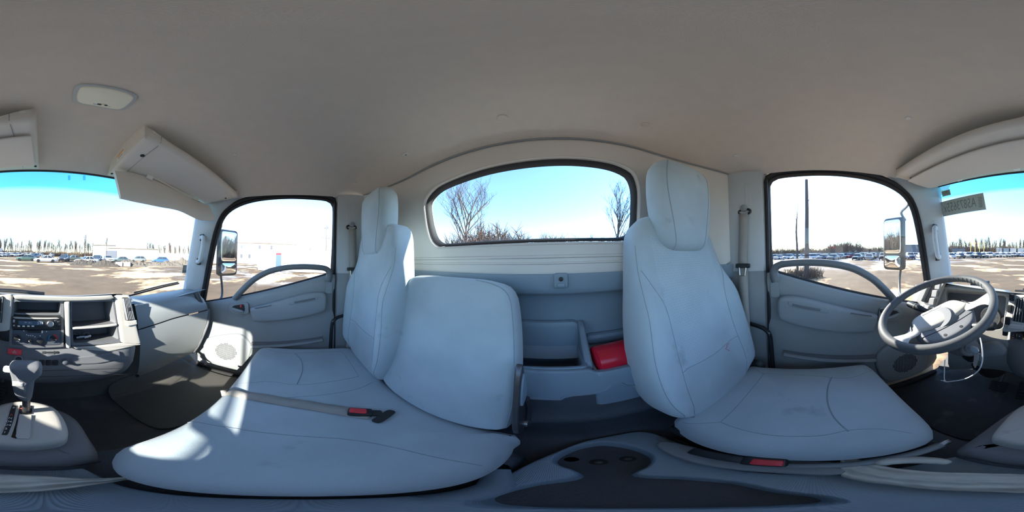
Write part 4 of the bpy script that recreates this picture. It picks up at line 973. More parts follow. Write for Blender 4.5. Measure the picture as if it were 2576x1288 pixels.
obj('emblem_bar', pillow(MB(), rrect(.088, .014, .006, 4, -.015, .056), .002, .0008, 0, lambda a, b, c: Hp(a, b, c - .0475), N=28, inner=2), 'fascia', hub)
text('hub_emblem', 'ISUZU', .0085, Hp(-.015, .056, -.0452), HU, HV, 'panel_grey', hub, .0004)
# column: shroud, boot, stalks, ignition
scn = thing('steering_column', (-.43, .75, -.97), 'dark grey steering column with stalks, ignition key barrel and rubber floor boot', 'steering column')
CD = Vector((0, .62, -.78)).normalized()
c0 = WC - WN * .055
prof = [(.050, 0), (.075, .03), (.085, .09), (.082, .17), (.070, .24)]
obj('shroud', MB().lathe(prof, c0 + Vector((0, -.01, 0)), CD, 28), 'panel_dark', scn)
obj('column_collar', MB().lathe([(.062, .22), (.066, .26), (.060, .30)], c0, CD, 24), 'black_plastic', scn)
bt = c0 + CD * .29
obj('floor_boot', MB().lathe([(.055, 0), (.066, .06), (.078, .14), (.09, .22), (.088, .30), (.10, .40)], bt, CD, 28), 'rubber', scn)
def stalk(p0, p1, r0, r1, knurl=True):
    p0, p1 = Vector(p0), Vector(p1); d = (p1 - p0).normalized(); L = (p1 - p0).length
    o_ = obj('stalk', MB().lathe([(r0 * .6, 0), (r0 * .7, L * .4), (r1 * .9, L * .5), (r1, L * .6), (r1, L * .95), (r1 * .8, L)], p0, d, 16), 'black_plastic', scn)
    if knurl: obj('stalk_band', MB().lathe([(r1 * 1.06, L * .70), (r1 * 1.06, L * .74)], p0, d, 16), 'letter_white' if 0 else 'panel_dark', o_)
stalk(c0 + CD * .03 + Vector((-.05, .01, .01)), on(2285, 764, 'X', -.635), .015, .015)
stalk(c0 + CD * .04 + Vector((.05, .0, .0)), on(2504, 820, 'Y', .455), .013, .016)
kq = on(2440, 875, 'Y', .44); KN = (Vector((0, 0, 0)) - kq).normalized(); KN = (KN + Vector((.5, -.3, .1))).normalized()
kb_ = obj('ignition_barrel', MB().lathe([(.034, -.06), (.034, 0), (.028, .006), (.018, .006), (.018, .012)], kq, KN, 24), 'panel_dark', scn)
ky = thing('ignition_key', kq + KN * .02, 'silver key with paper tag in the ignition barrel', 'key')
ku = KN.orthogonal().normalized()
obj('key_blade', MB().box(kq + KN * .018, (.007, .002, .03), axes(ku, KN.cross(ku), KN)), 'metal', ky, smooth=False)
kc = on(2452, 879, 'Y', .41)
m_ = MB(); pillow(m_, catmull([Vector((.018 * math.cos(a), .013 * math.sin(a))) for a in [2 * math.pi * j / 8 for j in range(8)]], 4), .005, .002, 0, frame(kc, (1, 0, -.1), (0, .3, 1), (0, -1, .3)), N=24, inner=2); obj('key_head', m_, 'metal', ky)
tgp = [on(x, y, 'Y', .415) for x, y in ((2452, 884), (2462, 884), (2458, 918), (2454, 926), (2449, 918))]
obj('paper_tag', MB().prism(tgp, (0, -.002, 0)), 'belt_web', ky, smooth=False)
for k in range(2): obj('key', MB().prism([on(x, y, 'Y', .405) for x, y in ((2462 + k * 3, 888), (2467 + k * 2, 892), (2466 + k * 2, 908), (2461 + k * 3, 905))], (0, -.002, 0)), 'metal', ky, smooth=False)
# white cable tie loop hanging from the column
zt = [(2455, 880, .40), (2466, 850, .41), (2470, 870, .395), (2472, 900, .39), (2466, 925, .385), (2450, 942, .385), (2425, 954, .39), (2395, 959, .40), (2377, 958, .405), (2376, 930, .42), (2377, 905, .44)]
zt = catmull([on(x, y, 'Y', Y) for x, y, Y in zt[1:]], 6, False)
ztie = thing('cable_tie', zt[-1], 'thin white plastic cable tie loop hanging under the steering wheel', 'cable tie')
obj('strap', MB().tube(zt, .0022, 6), 'white_plastic', ztie)
obj('tie_head', MB().box(on(2376, 958, 'Y', .404), (.007, .007, .006)), 'white_plastic', ztie, bevel=.001)
obj('tie_tail', MB().tube([on(2376, 958, 'Y', .404), on(2367, 957, 'Y', .404)], .0015, 5), 'white_plastic', ztie)
# ------------------------------------------------------------ floor, mats, pedals, console
fm = thing('floor_mat', (.70, .6, -.965), 'ribbed dark rubber floor mat in the passenger footwell', 'mat')
fq = catmull([Vector(p) for p in [(.36, .42), (.35, .60), (.36, .80), (.60, .84), (.90, .83), (.975, .78), (.985, .45), (.97, .36), (.7, .345), (.42, .36)]], 4)
obj('mat_sheet', pillow(MB(), fq, .012, .005, 0, lambda a, b, c: Vector((a, b, -.972 + c + max(0, (b - .70)) ** 1.5 * 1.2)), N=60, inner=8), 'mat_weave', fm)
fd = thing('floor_mat', (-.5, .55, -.965), "dirty black rubber floor mat in the driver's footwell", 'mat')
fq = catmull([Vector(p) for p in [(-.20, .36), (-.18, .60), (-.22, .80), (-.5, .82), (-.70, .78), (-.735, .65), (-.72, .40), (-.5, .35)]], 4)
mat('dirty_mat', (.035, .036, .04), .7, nscale=18, namt=.3, bump=.6, bscale=200, dirt=(11, .58, .2, (.10, .09, .08)))
obj('mat_sheet', pillow(MB(), fq, .012, .005, 0, lambda a, b, c: Vector((a, b, -.972 + c + max(0, (b - .70)) ** 1.5 * 1.2)), N=60, inner=8), 'dirty_mat', fd)
for px, py, w, h, lab in ((2512, 972, .10, .075, 'wide black rubber brake pedal pad by the steering boot'), (2574, 985, .06, .14, 'tall black accelerator pedal beside the console')):
    t = thing('pedal', on(px, py, 'Y', .80), lab, 'pedal', 'foot pedals')
    p = on(px, py, 'Y', .76); m_ = MB(); rbox(m_, p, (w, h, .016), .006, axes((1, 0, 0), (0, .55, .83), (0, -.83, .55))); obj('pad', m_, 'rubber', t)
    for k in range(5):
        obj('pad_rib', MB().tube([p + Vector((-w * .42, -.008, 0)) + Vector((0, .55, .83)) * (k - 2) * h * .17 + Vector((0, -.83, .55)) * .008 + Vector((0, .008, 0)), p + Vector((w * .42, 0, 0)) + Vector((0, .55, .83)) * (k - 2) * h * .17 + Vector((0, -.83, .55)) * .008], .003, 5), 'black_plastic', t)
    obj('arm', MB().tube([p, p + Vector((.0, .10, .10)), p + Vector((0, .16, .30))], .010, 8), 'metal_dark', t)

# moulded console under the shift lever
def px_z(L, z): return [on(x, y, 'Z', z) for x, y in L]
con = thing('center_console', (-.06, 0, -.81), 'dark blue-grey moulded centre console with round cup holder and long open tray', 'console')
# outline in plan (x, y): rear end wide, waist, tray, then forward towards the lever
co = catmull([Vector(p) for p in [(-.205, -.36), (-.16, -.385), (-.06, -.375), (.0, -.335), (.05, -.265), (.072, -.18), (.078, -.05), (.075, .08), (.07, .17), (.045, .21), (-.05, .215), (-.14, .205), (-.165, .15), (-.165, 0), (-.165, -.12), (-.175, -.22), (-.215, -.30)]], 5)
# tray outline: round cup well joined to the long tray, read off at the height of the console top
ZT = -.762
TP = [(1391, 1156), (1410, 1138), (1455, 1120), (1516, 1111), (1580, 1118), (1630, 1136), (1644, 1153), (1632, 1172), (1598, 1189), (1640, 1196), (1706, 1198), (1790, 1205), (1870, 1215), (1986, 1238), (2070, 1248), (2110, 1262), (1980, 1274), (1700, 1280), (1400, 1280), (1256, 1276), (1195, 1264), (1216, 1246), (1280, 1228), (1350, 1213), (1425, 1203), (1452, 1194), (1440, 1182), (1405, 1170)]
I = resample(catmull([Vector(on(x, y, 'Z', ZT).xy) for x, y in TP], 5), 120)
O = resample(co, 120); n = 120
def orient(P):
    A = sum(P[i].x * P[(i + 1) % len(P)].y - P[(i + 1) % len(P)].x * P[i].y for i in range(len(P))); return P if A > 0 else [P[0]] + P[:0:-1]
O, I = orient(O), orient(I)
ring = lambda P, z, d=0: [Vector((p.x, p.y, z)) for p in (inset2(P, d) if d else P)]
body = MB().rings([ring(O, -.82), ring(O, ZT - .012), ring(O, ZT - .003, .003), ring(O, ZT, .008)], True)
body.rings([ring(I, ZT, -.004), ring(I, ZT - .003, -.001), ring(I, ZT - .012, .002), ring(I, ZT - .052, .007)], True)
fb = bmesh.new()                # flat top between the outer edge and the tray
for P in (ring(O, ZT, .008), ring(I, ZT, -.004)):
    vs = [fb.verts.new(p) for p in P]
    for k in range(len(vs)): fb.edges.new((vs[k], vs[(k + 1) % len(vs)]))
bmesh.ops.triangle_fill(fb, edges=fb.edges[:], use_beauty=True); fb.verts.index_update()
body.add([v.co.copy() for v in fb.verts], [[v.index for v in f.verts] for f in fb.faces]); fb.free()
obj('console_body', body, 'console_weave', con, angle=40)
ft = inset2(I, .004)
obj('tray_floor', MB().add([Vector((p.x, p.y, ZT - .050)) for p in ft], [tuple(range(len(ft)))]), 'carpet_dark', con, smooth=False, solid=.004)
for px, py, r in ((1506, 1163, .016), (1580, 1155, .015)):
    p = on(px, py, 'Z', ZT - .048); bl = obj('tray_bolt', MB().lathe([(r, 0), (r, .003), (r * .7, .004)], p, (0, 0, 1), 20), 'black_plastic', con); obj('bolt_head', MB().lathe([(r * .5, .003), (r * .5, .008), (r * .3, .010)], p, (0, 0, 1), 6), 'metal_dark', bl)
p = on(1438, 1156, 'Z', ZT - .048); obj('tray_plug', MB().lathe([(.013, 0), (.013, .002)], p, (0, 0, 1), 16), 'panel_dark', con)
# raised forward part carrying the shifter
fo = catmull([Vector(p) for p in [(-.16, .20), (-.17, .30), (-.16, .40), (-.13, .47), (-.04, .50), (.05, .48), (.10, .41), (.105, .30), (.095, .22), (.06, .185), (-.05, .18), (-.13, .185)]], 5)
obj('shifter_plinth', pillow(MB(), fo, .20, .045, .0, lambda a, b, c: Vector((a, b, -.86 + c)), N=64, inner=6), 'panel_dark', con)
obj('plinth_seam', MB().tube([(.09, .195, -.70), (.04, .175, -.685), (-.05, .172, -.685), (-.13, .178, -.69)], .0025, 5), 'black_plastic', con)
# crumpled white-ish sheet left lying across the tray
sh = thing('plastic_sheet', (-.03, .11, -.76), 'crumpled off-white plastic wrap lying across the front of the console tray', 'wrapper')
mat('wrap', (.62, .61, .54), .35, nscale=30, namt=.25)
WT_ = [(2114, 1138), (2150, 1152), (2220, 1172), (2330, 1186), (2450, 1190), (2576, 1192), (2676, 1196), (2826, 1204), (2910, 1199)]
WB_ = [(2116, 1200), (2170, 1212), (2250, 1222), (2380, 1234), (2500, 1238), (2576, 1240), (2676, 1236), (2800, 1222), (2912, 1204)]
wt = resample(catmull([on(x, y, 'Z', -.715) for x, y in WT_], 6, False), 61, False); wb = resample(catmull([on(x, y, 'Z', -.725) for x, y in WB_], 6, False), 61, False)
def wrap(u, v):
    i = int(round(u * 60)); p = wt[i].lerp(wb[i], v)
    return p + Vector((0, 0, .014 * math.sin(v * math.pi) + .005 * noise.noise(Vector((u * 16, v * 5, 3))) + .003 * math.sin(v * 22 + u * 6)))
obj('crumpled_sheet', MB().grid(wrap, 60, 18), 'wrap', sh, solid=.003)
nb = [on(x, y, 'Z', -.70) for x, y in ((2206, 1168), (2240, 1160), (2300, 1157), (2360, 1160), (2388, 1166))]
obj('folded_end', MB().tube(catmull(nb, 4, False), [.006, .012, .014, .015, .016, .016, .016, .016, .016, .016, .015, .015, .014, .013, .012, .010, .006], 10), 'wrap', sh)
# shift lever
sf = thing('shift_lever', (-.035, .36, -.66), 'automatic shift lever with T-handle and gate plate marked P R N D', 'gear shifter')
hs_ = catmull([Vector(p) for p in [(-.125, .26), (-.13, .34), (-.115, .41), (-.07, .445), (-.02, .45), (.03, .43), (.055, .38), (.06, .31), (.045, .265), (0, .245), (-.06, .238), (-.105, .243)]], 5)
hsn = obj('gate_housing', pillow(MB(), hs_, .085, .022, .004, lambda a, b, c: Vector((a, b, -.680 + c + .10 * (b - .25))), N=64, inner=6), 'fascia', sf)
TH = bvh_of(hsn)
def onh(px, py, d=.001):
    h, n_, _, _ = TH.ray_cast(Vector((0, 0, 0)), ray(px, py)); 
    return (h if h is not None else on(px, py, 'Z', -.59)) + Vector((0, 0, d))
def hpoly(name, L, m, d=.001, th=.0015): return obj(name, MB().prism([onh(x, y, d) for x, y in L], (0, 0, th)), m, sf, smooth=False)
hpoly('gear_strip', ((31, 1020), (41, 1021), (34, 1055), (20, 1092), (16, 1095), (4, 1094), (14, 1070), (25, 1035)), 'black_plastic')
hpoly('gate_slot', ((50, 1020), (81, 1021), (80, 1042), (47, 1044), (40, 1080), (41, 1104), (28, 1100), (45, 1045)), 'black_gloss')
hpoly('gate_slider', ((49, 1043), (79, 1046), (77, 1100), (72, 1105), (44, 1104), (39, 1098)), 'fascia', .002, .003)
gu_ = (onh(60, 1060) - onh(20, 1058)).normalized(); gv_ = (onh(38, 1030) - onh(25, 1085)); gv_ = (gv_ - gu_ * gv_.dot(gu_)).normalized()
for ch, x, y, mm in (('P', 34.5, 1027, 'letter_white'), ('R', 29, 1045, 'letter_red'), ('N', 26, 1053, 'letter_white'), ('D6', 22.5, 1061, 'letter_white'), ('D4', 19.5, 1070, 'letter_white'), ('2', 15, 1079, 'letter_white'), ('1', 12, 1088, 'letter_white')):
    text('gear_letter', ch, .0115, onh(x, y, .0030), gu_, gv_, mm, sf, .0004)
pr = [onh(x, y, .0035) for x, y in ((50, 1029), (55, 1027.5), (55, 1030.5))]; obj('gear_pointer', MB().prism(pr, (0, 0, .001)), 'letter_red', sf, smooth=False)
lb = onh(66, 1034); kt = on(66, 1000, 'Y', lb.y - .005)
obj('lever_rod', MB().tube([lb - Vector((0, 0, .02)), kt + Vector((0, 0, .03))], .0105, 12), 'metal_dark', sf)
# T-handle: outline from the photograph at the lever's distance, with real thickness
Yk = lb.y - .005
ko = [(24, 926), (28, 914), (60, 913), (98, 915), (106, 924), (105, 938), (98, 945), (88, 955), (84, 980), (78, 1003), (60, 1002), (45, 995), (37, 985), (32, 965), (29, 945)]
kp_ = [on(x, y, 'Y', Yk) for x, y in ko]
m_ = MB(); pillow(m_, catmull([Vector((p.x, p.z)) for p in kp_], 4), .046, .017, .006, lambda a, b, c: Vector((a, Yk + .026 - c, b)), N=64, inner=6, backbulge=.004); obj('handle', m_, 'panel_dark', sf)
p = on(21, 929, 'Y', Yk); obj('release_button', MB().lathe([(.011, -.012), (.011, .008), (.008, .012)], p, (-1, 0, 0), 16), 'trim_light', sf)
p = on(45, 966, 'Y', Yk - .024); m_ = MB(); rbox(m_, p, (.026, .020, .006), .002, axes((1, 0, 0), (0, 0, 1), (0, -1, 0))); obj('overdrive_button', m_, 'trim_light', sf)

# parking brake lever between console and driver's seat
pb = thing('parking_brake', (-.19, -.25, -.81), "long grey parking brake lever lying between console and driver's seat", 'brake lever')
pts = catmull([Vector(p) for p in [(-.205, -.315, -.765), (-.198, -.22, -.735), (-.192, -.10, -.715), (-.19, .02, -.705), (-.195, .12, -.70), (-.198, .20, -.695)]], 6, False)
obj('lever', MB().tube(pts, .012, 10), 'panel_grey', pb)
cv = [(1650, 1117), (1690, 1110), (1806, 1136), (2006, 1158), (2112, 1164), (2116, 1192), (1956, 1188), (1806, 1174), (1706, 1150)]
obj('lever_cover', pillow(MB(), catmull([Vector(on(x, y, 'Z', -.712).xy) for x, y in cv], 4), .03, .008, .003, lambda a, b, c: Vector((a, b, -.742 + c)), N=56, inner=4), 'panel_grey', pb)
p = on(2398, 1126, 'Z', -.69); obj('release_button', MB().lathe([(.010, 0), (.010, .02), (.006, .026)], pts[-1], pts[-1] - pts[-3], 14), 'metal', pb)
obj('grip_ring', MB().lathe([(.019, 0), (.019, .004)], pts[10], pts[11] - pts[10], 16), 'panel_dark', pb)

# loose belt webbing tucked beside the bench
lb_ = thing('belt_end', (.06, -.29, -.70), 'short dark webbing loop tucked between bench and console', 'seat belt')
obj('webbing', MB().rings([[Vector((x, y, z)) for x, y, z in L] for L in ([(.125, -.27, -.70), (.095, -.285, -.705), (.070, -.28, -.735), (.062, -.27, -.77)], [(.125, -.22, -.71), (.100, -.23, -.71), (.078, -.225, -.74), (.072, -.215, -.775)])], False), 'carpet_dark', lb_, solid=.003)
obj('webbing', MB().tube([(.085, -.20, -.735), (.06, -.13, -.74), (.055, -.06, -.745)], .016, 8, sx=.5), 'bin_plastic', lb_)

# red cylinder lying in the bin behind the driver's seat
fe = thing('fire_extinguisher', (-.2, -.47, -.44), "glossy red fire extinguisher lying in the bin behind the driver's seat", 'extinguisher')
a = Vector((-.098, -.462, -.345)); d = Vector((-1, -.10, .02)).normalized()
obj('cylinder', MB().lathe([(.001, 0), (.044, .0), (.052, .006), (.054, .016), (.054, .22), (.045, .25), (.02, .27), (.018, .30)], a, d, 32), 'red_paint', fe)
obj('label_band', MB().lathe([(.0545, .13), (.0545, .19)], a, d, 32, False, False), 'white_plastic', fe, solid=.0005)
# ------------------------------------------------------------ overhead shelves, visors, lamp, small headliner parts
def shelf(s):
    who = "driver's" if s < 0 else "passenger's"
    t = thing('overhead_shelf', (X(s, .5), .55, .45), 'light grey plastic overhead storage tray above the %s side of the windscreen' % who, 'shelf', 'overhead shelves')
    n = 26
    def row(fy, fz):
        return [Vector((X(s, .165 + .70 * i / n), fy(i / n), fz(i / n))) for i in range(n + 1)]
    yl = lambda f: .442 - .022 * f ** 2                        # rear (occupant side) edge
    zb = lambda f: .470 - .050 * f                             # bottom of the lip
    rz = lambda f: roof_z(X(s, .165 + .70 * f), yl(f)) - .002
    endp = lambda f: max(math.exp(-(f / .10) ** 2), math.exp(-((1 - f) / .03) ** 2) * .7)
    zt = lambda f: (zb(f) + .045) + (rz(f) - zb(f) - .045) * endp(f)
    yf = lambda f: wsY(2 * 0 + (.165 + .70 * f) / .90, .43) - .055 - .02 * f
    zf = lambda f: .428 - .022 * f
    R = [row(lambda f: yl(f) + .02, lambda f: zt(f) - .012), row(lambda f: yl(f) + .008, lambda f: zt(f) - .002), row(lambda f: yl(f), lambda f: zt(f) - .008), row(lambda f: yl(f) - .002, lambda f: zb(f) + .016), row(lambda f: yl(f) + .006, lambda f: zb(f) + .003), row(lambda f: yl(f) + .02, zb)]
    for k in range(1, 6):
        g = k / 5; R.append(row(lambda f, g=g: yl(f) + .02 + (yf(f) - yl(f) - .02) * g, lambda f, g=g: zb(f) + (zf(f) - zb(f)) * g - .004 * math.sin(g * math.pi)))
    obj('tray', MB().rings(R, False), 'shelf_grey', t, solid=.004, angle=50)
    # inner end plate up to the headliner
    x = X(s, .165); f0 = 0
    pl_ = [Vector((x, yl(0), zb(0) + .004)), Vector((x, yl(0), rz(0) + .01)), Vector((x, yl(0) + .06, roof_z(x, yl(0) + .06) + .01)), Vector((x, .60, roof_z(x, .60) + .01)), Vector((x, .72, roof_z(x, .72) + .01)), Vector((x, yf(0), zf(0))), ]
    obj('end_plate', MB().prism(pl_, (s * .012, 0, 0)), 'shelf_grey', t, bevel=.006)
    x = X(s, .865); pl_ = [Vector((x, yl(1), zb(1))), Vector((x, yl(1) - .004, rz(1) + .006)), Vector((x, yl(1) + .03, rz(1) + .005)), Vector((x, yf(1), zf(1) + .01)), Vector((x, yf(1), zf(1)))]
    obj('end_plate', MB().prism(pl_, (s * .012, 0, 0)), 'shelf_grey', t, bevel=.004)
    for f, g, r in ((.085, .25, .009), (.02, .86, .006), (.965, .2, .006)):
        p = Vector((X(s, .165 + .70 * f), yl(f) + .02 + (yf(f) - yl(f)) * g, zb(f) + (zf(f) - zb(f)) * g - .005))
        obj('screw_hole', MB().lathe([(r, -.003), (r, .002)], p, (0, 0, -1), 14), 'black_plastic', t)
    p = Vector((X(s, .20), yl(.05) - .001, zb(.05) + .050)); obj('screw_cap', MB().lathe([(.010, 0), (.009, .003), (.004, .005)], p, (0, -1, .1), 16), 'trim_light', t)
    obj('mould_line', MB().tube([Vector((X(s, .235), yl(.1) - .002, zb(.1) + .05)), Vector((X(s, .235), yl(.1) - .001, zb(.1) + .012)), Vector((X(s, .235), yl(.1) + .02, zb(.1) - .002)), Vector((X(s, .235), yf(.1) - .02, zf(.1) - .003))], .0012, 5), 'panel_grey', t)
    return t, yl, zb, yf, zf
tR, ylR, zbR, yfR, zfR = shelf(1); tL, ylL, zbL, yfL, zfL = shelf(-1)
# caution label on the inner end plate of the passenger shelf
cl = thing('caution_label', (.294, .62, .45), 'small orange and white caution label on the end of the passenger shelf', 'label')
LX = .2940
obj('label_face', MB().prism([(LX, .590, .498), (LX, .645, .484), (LX, .645, .452), (LX, .590, .466)], (.0008, 0, 0)), 'letter_white', cl, smooth=False)
obj('label_band', MB().prism([(LX - .0006, .590, .498), (LX - .0006, .645, .484), (LX - .0006, .645, .474), (LX - .0006, .590, .488)], (.0006, 0, 0)), 'paint_orange', cl, smooth=False)
for k in range(2): obj('print_line', MB().prism([(LX - .0005, .595, .480 - .008 * k), (LX - .0005, .635, .470 - .008 * k), (LX - .0005, .635, .467 - .008 * k), (LX - .0005, .595, .477 - .008 * k)], (.0005, 0, 0)), 'panel_dark', cl, smooth=False)
# passenger visor, folded down
vs = thing('sun_visor', (.62, .70, .42), "grey sun visor folded down on the passenger's side", 'visor', 'sun visors')
VY = .685
def vz(x): return None
top = [on(x, y, 'Y', VY) for x, y in ((284, 432), (330, 437), (375, 450), (430, 476), (480, 502))]
top.append(Vector((.955, .63, .375))); 
bot = [on(x, y, 'Y', VY - .005) for x, y in ((300, 500), (340, 509), (400, 521), (450, 531))]
bot += [Vector((.90, .655, .255)), Vector((1.0, .60, .268))]
T_ = resample(catmull(top, 6, False), 30, False); B_ = resample(catmull(bot, 6, False), 30, False)
th_ = Vector((0, -.016, 0)); m_ = MB(); R = []
for f, t in ((0, .0), (.0, .9), (.03, 1.15), (.25, 1.25), (.5, 1.25), (.75, 1.2), (.96, 1.1), (1, .85), (1, 0)):
    R.append([a.lerp(b_, f) + th_ * t for a, b_ in zip(T_, B_)])
R2 = [[a.lerp(b_, f) for a, b_ in zip(T_, B_)] for f in (1, .5, 0)]
obj('visor_panel', m_.rings(R + R2[1:], False, False), 'shelf_grey', vs, bevel=.004, angle=50)
for k in (0, -1): obj('edge_cap', MB().add([r[k] for r in R], [tuple(range(len(R)))]), 'shelf_grey', vs)
obj('hinge_rod', MB().tube([p + Vector((0, -.024, .002)) for p in T_[8:26]], .006, 8), 'shelf_grey', vs)
for px, py in ((377, 445), (511, 505)):
    p = on(px, py, 'Y', VY - .030); m_ = MB(); rbox(m_, p, (.034, .026, .014), .004, axes((1, 0, -.25), (.2, 0, 1), (0, -1, 0))); obj('hinge_clip', m_, 'clear_plastic' if 0 else 'white_plastic', vs)
# driver visor, stowed flat under its shelf
v2 = thing('sun_visor', (-.4, .6, .40), "grey sun visor stowed flat under the shelf on the driver's side", 'visor', 'sun visors')
R = []; n = 24
for g in (.16, .24, .42, .62, .74, .78):
    R.append([Vector((X(-1, .18 + .67 * i / n), ylL(i / n) + .02 + (yfL(i / n) - ylL(i / n)) * g, zbL(i / n) + (zfL(i / n) - zbL(i / n)) * g - .012 - .006 * math.sin(math.pi * min(1, max(0, (g - .16) / .62))))) for i in range(n + 1)])
obj('visor_panel', MB().rings(R, False), 'shelf_grey', v2, solid=.010, bevel=.003, angle=50)
for f in (.28, .72):
    p = Vector((X(-1, .18 + .67 * f), ylL(f) + .02 + (yfL(f) - ylL(f)) * .80, zbL(f) + (zfL(f) - zbL(f)) * .8 - .016)); m_ = MB(); rbox(m_, p, (.03, .02, .012), .003, axes((1, 0, 0), (0, 1, 0), (0, 0, 1))); obj('hinge_clip', m_, 'white_plastic', v2)
# dome lamp
dl = thing('dome_light', roof_hit(265, 243), 'rounded cream interior dome lamp with slide switch on the headliner', 'lamp')
dp = [roof_hit(x, y) for x, y in ((190, 216), (225, 211), (300, 222), (346, 241), (330, 262), (302, 276), (240, 266), (186, 254))]
dcn = sum(dp, Vector()) / 8; dn = Vector((0, 0, -1)); dn = -((dp[3] - dp[0]).cross(dp[5] - dp[0])).normalized(); dn = dn if dn.z < 0 else -dn
du = (dp[3] - dp[0]).normalized(); dv = dn.cross(du)
loc = [Vector(((p - dcn).dot(du), (p - dcn).dot(dv))) for p in dp]
lf = lambda k: catmull([p * k for p in loc], 5)
obj('bezel', pillow(MB(), lf(1.0), .012, .005, 0, frame(dcn - dn * .004, du, dv, dn), N=48, inner=4), 'pillar_grey', dl)
ln = obj('lens', pillow(MB(), lf(.87), .014, .006, .003, frame(dcn, du, dv, dn), N=48, inner=4), 'cream_lens', dl)
spx = roof_hit(258, 258); k_ = Vector(((spx - dcn).dot(du), (spx - dcn).dot(dv)))
fr = frame(dcn + dn * .012, du, dv, dn)
obj('switch_track', pillow(MB(), rrect(.050, .012, .006, 4, k_.x, k_.y), .003, .001, 0, fr, N=24, inner=2), 'pillar_grey', dl)
obj('switch_slot', pillow(MB(), rrect(.028, .008, .004, 4, k_.x, k_.y), .0036, .001, 0, fr, N=24, inner=2), 'black_plastic', dl)
obj('switch_knob', MB().lathe([(.0045, 0), (.004, .006)], fr(k_.x + .001, k_.y, .003), dn, 12), 'cream_lens', dl)
# round headliner buttons
for i, (x, y, r, lab) in enumerate(((1265, 297, .017, 'flat round headliner plug above the rear window, nearer the bench'), (1622, 314, .014, "flat round headliner plug above the rear window, nearer the driver's seat"), (2285, 297, .010, "domed headliner clip above the driver's door"), (1851, 393, .014, "round headliner clip above the driver's shoulder belt"), (893, 461, .012, "round headliner clip above the passenger's shoulder belt"), (591, 388, .009, 'small round headliner clip behind the passenger shelf'))):
    p = roof_hit(x, y); nz = Vector((0, 0, -1))
    if abs(p.x - C0) > .65: nz = Vector((-.25 * math.copysign(1, p.x - C0), 0, -1)).normalized()
    obj('headliner_plug', MB().lathe([(r, -.004), (r, .002), (r * .85, .0035), (r * .3, .004)], p, nz, 24), 'trim_light' if i > 1 else 'headliner', None, label=lab, cat='clip')
ch = thing('coat_hook', roof_hit(1021, 388), 'small grey coat hook base on the headliner near the rear window', 'hook')
p = roof_hit(1021, 388); m_ = MB(); rbox(m_, p, (.034, .024, .008), .003, axes((1, .2, 0), (-.2, 1, 0), (0, 0, 1))); obj('hook_base', m_, 'trim_light', ch); obj('hook_slot', MB().lathe([(.004, 0), (.004, .006)], p + Vector((0, 0, -.001)), (0, 0, -1), 10), 'panel_grey', ch)
# seam between the headliner and the rear panel
obj('trim_5', MB().tube([Vector(roof_pt(i / 60, .004)) + Vector((0, .002, -.004)) for i in range(2, 59)], .0045, 6), 'panel_grey', None, kind='structure')
# stickers on the windscreen
def wsq(px, py, d=-.003):
    q_ = ray(px, py); a, b_ = .3, 2.0
    for _ in range(50):
        m = (a + b_) / 2; p = q_ * m
        s_ = (p.x - C0) / WSW
        if p.y > wsY(s_, p.z) + d: b_ = m
        else: a = m
    return q_ * a
stk = thing('windscreen_sticker', wsq(2421, 515), 'grey printed number sticker seen from behind at the top of the windscreen', 'sticker')
mat('sticker', (.40, .45, .42), .7, nscale=60, namt=.12); mat('sticker_ink', (.17, .23, .20), .7)
A_, B2, C2, D2 = wsq(2362, 510), wsq(2473, 485), wsq(2481, 527), wsq(2373, 545)
obj('sticker_sheet', MB().prism([A_, B2, C2, D2], (0, .0008, 0)), 'sticker', stk, smooth=False)
su = (B2 - A_).normalized(); sv = (A_ - D2); sv = (sv - su * sv.dot(su)).normalized(); sn = su.cross(sv); 
wS, hS = (B2 - A_).length, (A_ - D2).length
cS = (A_ + B2 + C2 + D2) / 4 + Vector((0, -.0006, 0))
text('lot_number', 'A5873655x', hS * .82, cS - su * wS * .05, -su, sv, 'sticker_ink', stk, .0002, xs=wS * .84 / (hS * 4.35))
for k in range(7): obj('print_line', MB().box(cS + su * wS * (.40 + .008 * (k % 2)) + sv * hS * (-.3 + .09 * k), (wS * .075, .0004, hS * .035), axes(su, sn, sv)), 'sticker_ink', stk, smooth=False)
s2 = thing('inspection_sticker', wsq(2380, 485), 'tiny pale label in the upper corner of the windscreen', 'sticker')
Q = [wsq(x, y) for x, y in ((2368, 482), (2389, 476), (2392, 490), (2371, 495))]
obj('label_sheet', MB().prism(Q, (0, .0008, 0)), 'sticker', s2, smooth=False)
u2 = (Q[1] - Q[0]).normalized(); v2_ = (Q[0] - Q[3]).normalized()
for k in range(4): obj('print_line', MB().box((Q[0] + Q[2]) / 2 + v2_ * (.012 - .007 * k) + Vector((0, -.001, 0)), ((Q[1] - Q[0]).length * .7, .0004, .002), axes(u2, u2.cross(v2_), v2_)), 'sticker_ink', s2, smooth=False)
s3 = thing('corner_sticker', wsq(461, 682), 'small tan label in the lower passenger corner of the windscreen', 'sticker')
Q = [wsq(x, y) for x, y in ((461, 667), (470, 667), (468, 687), (458, 687))]
obj('label_sheet', MB().prism(Q, (0, .0008, 0)), 'belt_web', s3, smooth=False); obj('label_print', MB().prism([Q[3].lerp(Q[0], .1) + Vector((0, -.001, 0)), Q[2].lerp(Q[1], .1) + Vector((0, -.001, 0)), Q[2].lerp(Q[1], .35) + Vector((0, -.001, 0)), Q[3].lerp(Q[0], .35) + Vector((0, -.001, 0))], (0, .0004, 0)), 'sticker_ink', s3, smooth=False)
